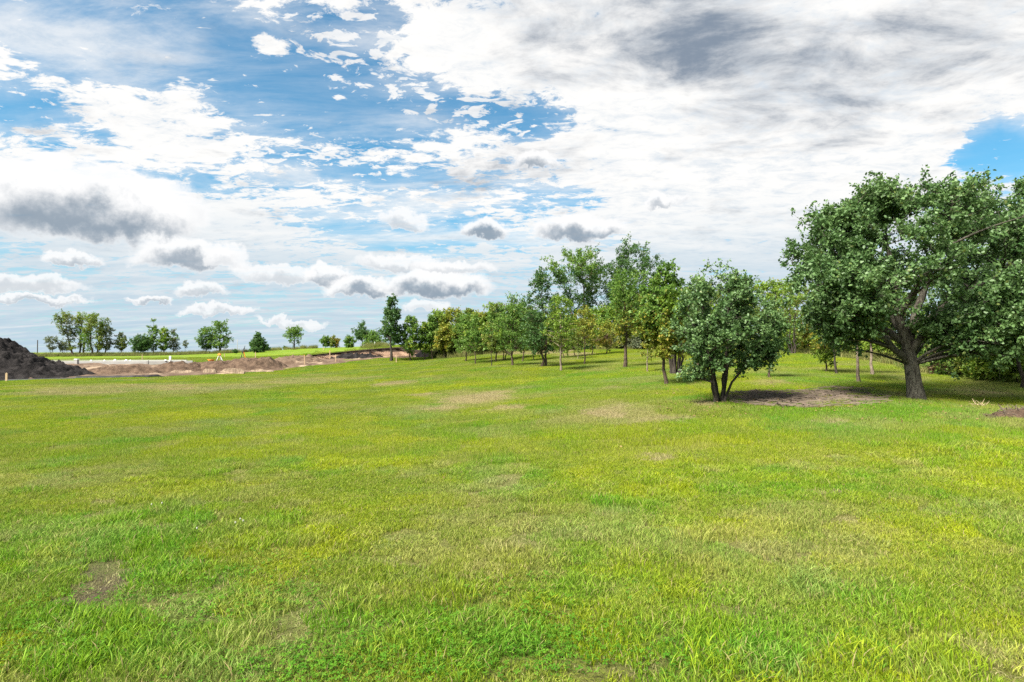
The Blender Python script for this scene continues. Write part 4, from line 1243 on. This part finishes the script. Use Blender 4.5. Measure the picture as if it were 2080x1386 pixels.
def heap(name, label, px, d, half_px, h, depth, mat, seed, flat=.12, rough=.18, px_off=0, nr=46, na=90, cat='soil heap', group=None, freq=1.6, clod=.10):
    c = on(px, d)
    rx = size_at(half_px, d); ry = depth
    r = np.linspace(0, 1, nr) ** .8; a = np.linspace(0, 2 * math.pi, na, endpoint=False)
    Rr, Aa = np.meshgrid(r, a)
    wob = 1 + .25 * (fbm(np.cos(Aa) * 1.4 + seed, np.sin(Aa) * 1.4, seed, 4) - .5)
    x = Rr * np.cos(Aa) * rx * wob; y = Rr * np.sin(Aa) * ry * wob
    prof = np.clip(1 - np.maximum(0, (Rr - flat) / (1 - flat)), 0, 1) ** 1.12
    n = fbm(x * freq / max(1, h) + seed, y * freq / max(1, h), seed + 3, 6) - .5
    n2 = fbm(x * 3.5 + seed, y * 3.5, seed + 9, 4) - .5
    z = h * prof * (1 + rough * 2.2 * n) + clod * 1.6 * n2 * np.clip((1 - Rr) * 6, 0, 1)
    gz = terrain(x + c.x, y + c.y) - c.z
    z = np.where(Rr > .995, gz - .08, gz + np.maximum(z, -.01) + .01)
    z = np.where(Rr < 1e-6, z.mean(0)[0] if False else z, z)
    q = np.arange(na * nr).reshape(na, nr)
    q2 = np.roll(q, -1, 0)
    f = np.stack([q[:, :-1], q[:, 1:], q2[:, 1:], q2[:, :-1]], -1).reshape(-1, 4)
    z[:, 0] = z[:, 0].mean()
    o = mesh_obj(name, np.stack([x, y, z], -1).reshape(-1, 3), f, mat, smooth=True, loc=c)
    return tag(o, label, cat, group)


heap('soil_heap', 'big heap of black topsoil at the left edge of the lawn', -42, 37.0, 232, 2.85, 4.2, M_DARKSOIL, 3, flat=.06, rough=.26, nr=120, na=320, freq=2.2, clod=.34)
heap('soil_heap', 'low reddish heap right behind the black topsoil heap', 250, 41, 96, .50, 2.4, M_BROWN, 7, flat=.3, rough=.5, clod=.2)
heap('soil_heap', 'brown heap below the white upright pipe', 372, 44.0, 70, .60, 2.2, M_BROWN, 9, flat=.5, rough=.45, clod=.2)
heap('soil_heap', 'brown heap under the orange-headed tripod', 446, 45.3, 78, .58, 2.6, M_BROWN, 11, flat=.6, rough=.4, clod=.2)
heap('soil_heap', 'largest brown heap below the brown surveyor tripod', 512, 46.0, 72, .70, 2.6, M_BROWN, 13, flat=.5, rough=.4, clod=.2)
heap('soil_heap', 'flat grey-brown spread of soil before the orange-topped stake', 600, 50.5, 66, .55, 2.6, M_TAN, 15, flat=.5, rough=.5, clod=.2)
heap('soil_heap', 'dark clumpy topsoil ridge in front of the dug-out bank', 728, 55.2, 64, .52, 1.3, M_DARKSOIL, 17, flat=.4, rough=.4, nr=60, na=140, clod=.35)
heap('soil_heap', 'dark soil spoil lying along the right end of the bank', 868, 55.6, 40, .40, .9, M_DARKSOIL, 19, flat=.4, rough=.4)

# the cut bank: dark topsoil over tan subsoil
path = [(612, 58.0, .22), (640, 59.2, .42), (675, 59.9, .8), (705, 60.4, 1.), (740, 60.7, 1.), (780, 60.9, 1.), (815, 60.9, 1.), (824, 60.2, .95), (832, 59.2, .9), (846, 58.2, .8), (866, 57.4, .6), (890, 56.7, .4), (908, 56.4, .15)]
pk = np.array(path); q = np.linspace(0, len(path) - 1, 160)
ppx = np.interp(q, np.arange(len(path)), pk[:, 0]); pd_ = np.interp(q, np.arange(len(path)), pk[:, 1]); ph = np.interp(q, np.arange(len(path)), pk[:, 2])
rows = 22
V = []; lay = []
for px, d, hh in zip(ppx, pd_, ph):
    x = (px - 1040) / F * d
    topz = float(terrain(np.array([x]), np.array([d + .8]), pit=False)[0]) + .05
    bot = tz(x, d - .8) - .05
    for k in range(rows):
        t = k / (rows - 1)
        zz = bot + (topz - bot) * t
        nse = fbm(np.array([x * 1.5 + 3 * t]), np.array([zz * 2.4]), 31, 5)[0] - .5
        back = .55 * (t - .5) + nse * .55 - .10 * (t > .9)
        if k == rows - 1:
            back += .9; zz = topz + .0
        V.append((x + nse * .15, d + back, zz + nse * .05)); lay.append(t)
m_bank, b, out = new_mat('cut_earth')
geo = b.node('ShaderNodeNewGeometry'); pos = geo.outputs['Position']
f1, _ = b.noise(pos, 1.6, 7, .65, .5); f2, _ = b.noise(pos, 9, 4, .6)
lv = b.m('ADD', b.attr('layer'), b.m('MULTIPLY', b.m('SUBTRACT', f1, .5), .7))
col = b.mix(f1, (.20, .125, .085), (.36, .24, .165))
col = b.mix(b.smooth(f2, .60, .70), col, (.42, .34, .27))
col = b.mix(b.smooth(lv, .58, .72), col, (.045, .032, .026))
principled(b, out, col, .95, b.m('ADD', f1, f2), .1, 1., .2)
ii = np.arange(len(ppx) * rows).reshape(-1, rows)
bf = np.stack([ii[:-1, :-1], ii[1:, :-1], ii[1:, 1:], ii[:-1, 1:]], -1).reshape(-1, 4)
bank = mesh_obj('cut_bank', np.array(V), bf, m_bank, smooth=True, attrs={'layer': lay})
tag(bank, kind='structure')


def box_geo(sx, sy, sz, bev=.0, z0=0.0):
    v = []
    for zz, ins in ((z0, 0), (z0 + sz - bev, 0), (z0 + sz, bev)):
        for x, y in ((-1, -1), (1, -1), (1, 1), (-1, 1)):
            v.append((x * (sx / 2 - ins), y * (sy / 2 - ins), zz))
    f = [(3, 2, 1, 0)]
    for k in (0, 4):
        for j in range(4):
            f.append((k + j, k + (j + 1) % 4, k + 4 + (j + 1) % 4, k + 4 + j))
    f.append((8, 9, 10, 11))
    return v, f


def merge(parts):
    V = []; Fc = []
    for v, f, M in parts:
        o = len(V)
        V += [tuple(M @ Vector(p_)) for p_ in v]
        Fc += [tuple(i + o for i in q_) for q_ in f]
    return V, Fc


# foundation wall of the new building, with an end pier, pipe and cast lumps on top
def wall_between(name, px0, d0, px1, d1, ztop, h, th, mat, parent, base):
    a = Vector(((px0 - 1040) / F * d0, d0)); c = Vector(((px1 - 1040) / F * d1, d1))
    n = 24
    v, f = [], []
    dr = (c - a).normalized(); nr_ = Vector((-dr.y, dr.x)) * th / 2
    for i in range(n + 1):
        q_ = a + (c - a) * i / n
        for s, zz in ((-1, ztop - h), (-1, ztop - .02), (-.8, ztop), (.8, ztop), (1, ztop - .02), (1, ztop - h)):
            v.append((q_.x + nr_.x * s - base.x, q_.y + nr_.y * s - base.y, zz - base.z))
    for i in range(n):
        for k in range(5):
            f.append((i * 6 + k, i * 6 + 6 + k, i * 6 + 7 + k, i * 6 + 1 + k))
    f.append((0, 1, 2, 3, 4, 5)); f.append(tuple(n * 6 + k for k in (5, 4, 3, 2, 1, 0)))
    return mesh_obj(name, v, f, mat, parent)


base = on(250, 50)
ztop = P(250, 733.5, 50)[2]
fo = empty('foundation', base)
tag(fo, 'long low grey concrete foundation wall behind the soil heaps', 'foundation')
wall_between('wall', 92, 49.4, 300, 50.4, ztop, 1.2, .24, M_CONC, fo, base)
wall_between('wall', 300, 50.4, 392, 51.4, ztop, 1.2, .24, M_CONC, fo, base)
wall_between('wall', 96, 54.4, 380, 55.2, ztop + .02, 1.2, .24, M_CONC, fo, base)
pr = on(156, 48.9)
v, f = box_geo(.24, .24, .62, .015, z0=ztop - .50 - base.z)
M_ = Matrix.Translation((pr.x - base.x, pr.y - base.y, 0))
v, f = merge([(v, f, M_)])
pier = mesh_obj('pier', v, f, M_CONC, fo)
v, f = box_geo(.28, .28, .07, .012, z0=ztop + .122 - base.z)
v, f = merge([(v, f, M_)])
mesh_obj('cap', v, f, M_WHITE, pier)
rr_ = np.random.default_rng(3)
for px in (188, 213, 233, 254, 262, 327):
    g_ = Geo()
    q_ = Vector(((px - 1040) / F * 50, np.interp(px, [92, 300, 392], [49.4, 50.4, 51.4]), 0))
    s_ = rr_.uniform(.08, .13)
    ang = np.linspace(0, 1, 5)
    g_.tube(np.stack([np.zeros(5) + (q_.x - base.x), np.zeros(5) + (q_.y - base.y), ztop - base.z - .005 + ang * s_ * 1.3], -1), s_ * np.array([.9, 1.1, 1.0, .7, .02]), 7)
    v, f = g_.get()
    mesh_obj('concrete_lump', v, f, M_WHITE, fo, smooth=True)


def pipe(name, label, px, py0, py1, d, w_px, mat, cat, group=None, cap=None, tilt=0.0, ztop_=None):
    c = on(px, d)
    z0 = P(px, py0, d)[2]; z1 = P(px, py1, d)[2]
    zb = min(z0, c.z) - .05
    e = empty(name, (c.x, c.y, zb)); tag(e, label, cat, group)
    h = z1 - zb
    w = size_at(w_px, d)
    g_ = Geo()
    g_.tube(np.array([[0, 0, 0], [tilt * h * .5, 0, h * .5], [tilt * h, 0, h - .01], [tilt * h, 0, h]]), np.array([w / 2, w / 2, w / 2, w * .3]), 10)
    v, f = g_.get()
    mesh_obj('shaft', v, f, mat, e, smooth=False)
    if cap is not None:
        v, f = box_geo(w * 1.25, w * 1.25, size_at(4, d), .004, z0=h - size_at(3.8, d))
        v = [(a_ + tilt * h, b__, c_) for a_, b__, c_ in v]
        mesh_obj('tip', v, f, cap, e)
    return e


def lath(label, px, py0, py1, d, tip=None, w_px=1.7, mat=None, tilt=0.0, thick=None):
    c = on(px, d)
    z1 = P(px, py1, d)[2]
    e = empty('survey_stake', (c.x, c.y, c.z - .06)); tag(e, label, 'stake', 'survey stakes around the site')
    h = z1 - c.z + .06
    w = size_at(w_px, d)
    sh = Matrix.Identity(4); sh[0][2] = tilt
    v, f = box_geo(w, .03, h - .06, .004, z0=0)
    v += [(-w / 2 + .004, 0, h - .06), (w / 2 - .004, 0, h - .06)]
    v2, f2 = merge([(v[:12], f, sh)])
    mesh_obj('shaft', v2, f2, mat or M_WOOD, e)
    # pointed top
    tv = [tuple(sh @ Vector(q_)) for q_ in ((-w / 2, -.015, h - .06), (w / 2, -.015, h - .06), (w / 2, .015, h - .06), (-w / 2, .015, h - .06), (0, -.013, h), (0, .013, h))]
    mesh_obj('tip', tv, [(0, 1, 4), (1, 2, 5, 4), (2, 3, 5), (3, 0, 4, 5), (3, 2, 1, 0)], tip or mat or M_WOOD, e)
    return e


pipe('vent_pipe', 'white upright pipe standing on the concrete foundation', 346, 733, 723.5, 50.8, 4.0, M_WHITE, 'pipe')
pipe('rebar_stake', 'thin black stake in front of the foundation', 302, 745, 732, 49.6, 1.4, M_METAL, 'stake')
lath('wooden stub stake at the foot of the black topsoil heap', 14, 773, 757, 32.6, w_px=4.2, mat=M_WOOD)
lath('pale thin lath standing behind the foundation', 289, 732, 720, 57, w_px=1.2)
lath('pale stake right of the brown surveyor tripod', 519, 724, 715, 60, w_px=1.6)
lath('orange-topped lath leaning at the edge of the graded soil', 619, 741, 721, 48.5, tip=M_ORANGE, tilt=-.03)
lath('plain lath before the dark clumpy ridge', 682, 743, 720, 50.3)
lath('pale lath right of the tall tiered tree trunk', 805, 740, 722, 50.4, w_px=1.6)
lath('orange-tipped stake at the left end of the bank', 670, 727, 712, 57.5, tip=M_ORANGE)
lath('faint lath on the crest left of the bank', 657, 716, 705, 70, w_px=1.4)
lath('white lath on the slope above the bank', 761, 706, 694, 70, w_px=1.3, mat=M_WHITE)
lath('faint pale lath right of the orange-headed tripod', 456, 726, 718, 62, w_px=1.2)


def tripod(name, label, px, py0, py1, d, leg_mats, head_mat, head, splay, z_from=None):
    c = on(px, d)
    zb = P(px, py0, d)[2]; zt = P(px, py1, d)[2]
    e = empty(name, (c.x, c.y, zb)); tag(e, label, 'tripod')
    h = zt - zb
    for k, m_ in enumerate(leg_mats):
        a = (math.pi * .97, -.05, math.pi / 2)[k]
        g_ = Geo()
        foot = np.array([math.cos(a) * splay, math.sin(a) * splay * .8, -.25]); top = np.array([math.cos(a) * .04, math.sin(a) * .04, h])
        g_.tube(np.stack([foot, (foot + top) / 2, top]), np.array([.018, .03, .03]), 6)
        v, f = g_.get(); mesh_obj('leg', v, f, m_, e)
    v, f = box_geo(head[0], head[1], head[2], .02, z0=h - .02)
    hd = mesh_obj('head', v, f, head_mat, e)
    v, f = box_geo(head[0] * .5, head[1] * .5, head[2] * .6, .015, z0=h - .02 + head[2])
    mesh_obj('instrument', v, f, head_mat, hd)
    return e


tripod('laser_tripod', 'orange-headed tripod with white legs on the brown heap', 446, 731.5, 721.5, 46.4, [M_WHITE, M_WHITE, M_WHITE], M_ORANGE, (.22, .18, .10), .33)
t2 = tripod('survey_tripod', 'brown surveyor tripod leaning beside the largest heap', 494, 728, 714, 50, [M_METAL, M_ORANGE, M_WOOD], M_METAL, (.12, .12, .10), .28)
g_ = Geo(); hh = P(494, 714, 50)[2] - P(494, 728, 50)[2]
g_.tube(np.array([[-.02, 0, hh * .75], [.08, 0, hh + .25], [.16, 0, hh + .5]]), np.array([.03, .04, .015]), 6)
v, f = g_.get(); mesh_obj('pole', v, f, M_METAL, t2)
# orange tub beside the tripod
c = on(429, 46.2); zb = P(429, 733.5, 46.2)[2]
g_ = Geo(); 
g_.tube(np.array([[0, 0, -.12], [0, 0, 0], [0, 0, .10], [0, 0, .13], [0, 0, .07], [0, 0, .06]]), np.array([.12, .17, .24, .27, .22, .01]), 14)
v, f = g_.get(); v[:, 0] *= 1.1
tub = mesh_obj('orange_tub', v, f, M_ORANGE, smooth=True, loc=(c.x, c.y, zb)); tag(tub, 'shallow orange tub lying on the heap beside the white-legged tripod', 'tub')

# pale boards standing along the footing trench
def panel(label, px0, px1, py0, py1, d, mat, name='footing_face', proud=0.0):
    a = P(px0, py0, d - proud); c_ = P(px1, py1, d - proud)
    w = c_[0] - a[0]; h = c_[2] - a[2]
    mx = (a[0] + c_[0]) / 2
    rr2 = np.random.default_rng(int(px0))
    n = 26
    v, f = [], []
    for i in range(n + 1):
        x = -w / 2 + w * i / n
        top = h * (.55 + .65 * vnoise(np.array([i * .16 + px0]), np.array([.7]), 6)[0]) * min(1, .25 + min(i, n - i) * .16)
        yw = .03 * (rr2.random() - .5)
        for y, zz in ((-.22 + yw, -.2), (-.03 + yw, top), (.05, top), (.09, -.2)):
            v.append((x, y, zz))
    for i in range(n):
        for k in range(4):
            f.append((i * 4 + k, i * 4 + (k + 1) % 4, i * 4 + 4 + (k + 1) % 4, i * 4 + 4 + k))
    f.append((3, 2, 1, 0)); f.append(tuple(n * 4 + k for k in range(4)))
    o = mesh_obj(name, v, f, mat, loc=(mx, d - proud, a[2]))
    return tag(o, label, 'footing', 'pale footing faces along the trench')


M_SAND = earth_mat('pale_sand', (.17, .125, .088), (.31, .235, .165), (.38, .30, .21), 2.2)
panel('pale sandy footing face below the heap under the white pipe', 345, 398, 758, 751, 41.0, M_SAND)
panel('pale sandy footing face below the orange-headed tripod', 413, 440, 757.5, 747, 41.4, M_SAND)
panel('longest pale footing face at the foot of the largest brown heap', 448, 497, 757, 747, 41.8, M_SAND)
panel('low pale footing face at the right end of the trench', 505, 556, 755, 750.5, 43.2, M_SAND)

# fallen black silt fence
pts = [(-60, 33.2), (0, 33.6), (60, 33.9), (120, 34.3), (178, 34.8), (230, 35.2), (270, 35.5), (302, 35.9), (332, 36.5)]
pa = np.array(pts); q = np.linspace(0, len(pts) - 1, 120)
v, f = [], []
rs = np.random.default_rng(2)
for i, qq in enumerate(q):
    px = np.interp(qq, np.arange(len(pts)), pa[:, 0]); d = np.interp(qq, np.arange(len(pts)), pa[:, 1])
    c = on(px, d)
    h = .13 + .09 * fbm(np.array([i * .13]), np.array([.3]), 4)[0] if px > 150 else .10
    h *= min(1, (120 - i) / 10 + .2)
    y1 = .10 * (fbm(np.array([i * .2]), np.array([7.3]), 8)[0] - .5)
    v += [(c.x, c.y - .02, c.z - .05), (c.x, c.y + y1 - .01, c.z + h * .6), (c.x + .02, c.y + .10 + y1, c.z + h), (c.x + .02, c.y + .14 + y1, c.z + h * .8), (c.x, c.y + .2, c.z - .05)]
for i in range(len(q) - 1):
    for k in range(4):
        f.append((i * 5 + k, i * 5 + 5 + k, i * 5 + 6 + k, i * 5 + 1 + k))
sfn = mesh_obj('silt_fence', v, f, M_BLACK, smooth=True)
tag(sfn, 'fallen black silt fence fabric running along the foot of the soil heap', 'silt fence')

# far poles
pipe('utility_pole', 'distant thin utility pole beside the soil heap', 76, 722, 691, 95, 1.6, BARK['dark'], 'pole')
pipe('radio_mast', 'very faint distant mast on the horizon', 482, 714, 690, 120, .9, M_CONC, 'mast')

# ------------------------------------------------------------------ twig litter, brush and flowers
def sticks(rng_, n, cxs, cys, l0, l1, rad, lift):
    V = []; Fc = []
    for i in range(n):
        x, y = cxs[i], cys[i]
        z = tz(x, y) + lift * rng_.random()
        a = rng_.normal(0, .7) + (math.pi if rng_.random() < .5 else 0); l = rng_.uniform(l0, l1); dip = rng_.normal(0, .12)
        dx, dy, dz = math.cos(a) * l / 2, math.sin(a) * l / 2, dip * l / 2
        w = rad * rng_.uniform(.5, 1.4)
        nx_, ny_ = -math.sin(a) * w, math.cos(a) * w
        o = len(V); bz = rng_.normal(0, .03) * l
        for sg, ww in ((-1, 1), (0, .9), (1, .4)):
            ox, oy, oz = x + dx * sg, y + dy * sg, z + dz * sg + (bz if sg == 0 else 0) + w
            V += [(ox + nx_ * ww, oy + ny_ * ww, oz - w), (ox - nx_ * ww, oy - ny_ * ww, oz - w), (ox, oy, oz + w * ww)]
        for k in (0, 3):
            for j in range(3):
                Fc += [(o + k + j, o + k + (j + 1) % 3, o + k + 3 + (j + 1) % 3, o + k + 3 + j)]
    return V, Fc


M_TWIG = plain('dry_twig', (.125, .095, .070), .9, .6, 3.0)
rs = np.random.default_rng(12)
sx_, sy_ = [], []
for px, py, rx, ry, n_ in [(1640, 813, 165, 17, 800), (1545, 806, 65, 10, 180), (1700, 796, 70, 8, 160)]:
    for i in range(n_):
        a, rr = rs.uniform(0, 6.283), rs.uniform(0, 1) ** .6
        g__ = at(px + rx * rr * math.cos(a), py + ry * rr * math.sin(a))
        sx_.append(g__.x); sy_.append(g__.y)
v, f = sticks(rs, len(sx_), sx_, sy_, .10, .50, .0085, .05)
tw = mesh_obj('twig_litter', v, f, M_TWIG)
tag(tw, 'dead twigs strewn over the bare earth between the bush tree and the big tree', 'twigs', kind='stuff')

# torn-out root mass at the right edge
c = at(2078, 848)
e = empty('root_stump', c); tag(e, 'torn-out root mass of dry twigs at the right edge of the lawn', 'root mass')
g_ = Geo(); rs = np.random.default_rng(19)
for i in range(110):
    a = rs.uniform(0, 6.283); l = rs.uniform(.08, .34)
    p0 = np.array([rs.normal(0, .16), rs.normal(0, .16), rs.uniform(.0, .12)])
    p2 = p0 + np.array([math.cos(a) * l, math.sin(a) * l, rs.uniform(-.05, .15)])
    g_.tube(bezier(p0, (p0 + p2) / 2 + rs.normal(0, .08, 3), p2, 5), np.linspace(rs.uniform(.006, .014), .002, 5), 4)
v, f = g_.get(); mesh_obj('root', v, f, M_TWIG, e)
g_ = Geo(); g_.tube(np.array([[0, 0, -.1], [0, 0, 0], [.02, 0, .06], [.03, .02, .11], [.03, .02, .12]]), np.array([.46, .40, .26, .10, .01]), 16)
v, f = g_.get(); v += (np.random.default_rng(4).normal(0, .02, v.shape)); mesh_obj('soil', v, f, M_BROWN, e, smooth=True)

# small clump of cut stubble right of the big trunk
M_STRAW = plain('pale_straw', (.42, .33, .20), .9, .25, 5.0)
c = at(1990, 824); e = empty('stubble_clump', c); tag(e, 'small pale clump of broken stalks right of the big trunk', 'stalks')
g_ = Geo(); rs = np.random.default_rng(23)
for i in range(26):
    a = rs.uniform(0, 6.283); l = rs.uniform(.06, .20)
    p0 = np.array([rs.normal(0, .06), rs.normal(0, .06), -.01]); p2 = p0 + np.array([math.cos(a) * l * .7, math.sin(a) * l * .7, l * rs.uniform(.2, 1)])
    g_.tube(np.stack([p0, (p0 + p2) / 2, p2]), np.array([.006, .005, .002]), 4)
v, f = g_.get(); mesh_obj('stalk', v, f, M_STRAW, e)

# white clover heads in the grass
M_PETAL = plain('white_petal', (.42, .42, .34), .7, .1)
gv, gf_ = None, None
for i, (px, py) in enumerate([(488, 1075), (494, 1080), (478, 1083), (329, 1040), (308, 1043), (400, 1094)]):
    c = at(px, py)
    if gv is None:
        g_ = Geo()
        g_.tube(np.array([[0, 0, -.01], [.002, 0, .04], [0, .002, .075]]), np.array([.0015, .0013, .0012]), 4)
        sv, sf_ = g_.get()
        g_ = Geo()
        ang = np.linspace(-1.3, 1.45, 6)
        g_.tube(np.stack([np.zeros(6), np.zeros(6), .082 + .010 * np.sin(ang)], -1), .0075 * np.cos(ang), 9)
        hv, hf = g_.get(); hv = hv + np.random.default_rng(1).normal(0, .0012, hv.shape)
    e = empty('clover_flower', (c.x, c.y, c.z)); tag(e, 'tiny white clover flower head in the near grass', 'flower', 'white clover flowers')
    if gv is None:
        gv = mesh_obj('stem', sv, sf_, m_clover, e, attrs={'rnd': np.full(len(sv), .5)}); gf_ = mesh_obj('flower_head', hv, hf, M_PETAL, e, smooth=True)
    else:
        for src in (gv, gf_):
            o = src.copy(); COL.objects.link(o); o.parent = e

# fallen leaves under the near trees and here and there on the lawn
m_fall, b, out = new_mat('fallen_leaf')
leaf_shader(b, out, b.mix(b.attr('rnd'), (0.11, 0.065, 0.03), (0.26, 0.18, 0.08)), .2, .7, .15)
rf = np.random.default_rng(31)
fx, fy = [], []
for px, py, rx, ry, n_ in [(1640, 815, 230, 24, 420), (1862, 830, 190, 34, 260), (1462, 832, 130, 20, 170), (1360, 790, 90, 16, 110), (1700, 780, 180, 20, 160), (1100, 752, 160, 10, 120), (1200, 960, 700, 90, 14), (1960, 810, 110, 20, 120)]:
    for i in range(n_):
        a, rr = rf.uniform(0, 6.283), math.sqrt(rf.uniform(0, 1))
        g__ = at(px + rx * rr * math.cos(a), min(1390, py + ry * rr * math.sin(a)))
        fx.append(g__.x); fy.append(g__.y)
fx = np.array(fx); fy = np.array(fy); n = len(fx)
fz = terrain(fx, fy) + (vnoise(fx * .7, fy * .7, 5) - .5) * 0.05 + rf.uniform(.02, .05, n)
LV = np.array([(0, -.035, 0), (.018, -.005, .006), (.012, .022, .010), (0, .04, .004), (-.012, .022, .010), (-.018, -.005, .006)])
LF = np.array([(0, 1, 2), (0, 2, 3), (0, 3, 4), (0, 4, 5)])
fall = scatter('fallen_leaves', np.stack([fx, fy, fz], -1), np.stack([rf.normal(0, .5, n), rf.normal(0, .5, n), rf.uniform(0, 6.28, n)], -1),
               np.repeat(rf.uniform(.4, .85, n)[:, None], 3, 1), rf.integers(0, 3, n), [(LV, LF, np.full(6, v_), m_fall) for v_ in (.15, .5, .9)], {})
tag(fall, 'brown fallen leaves scattered under the trees and over the lawn', 'leaves', kind='stuff')
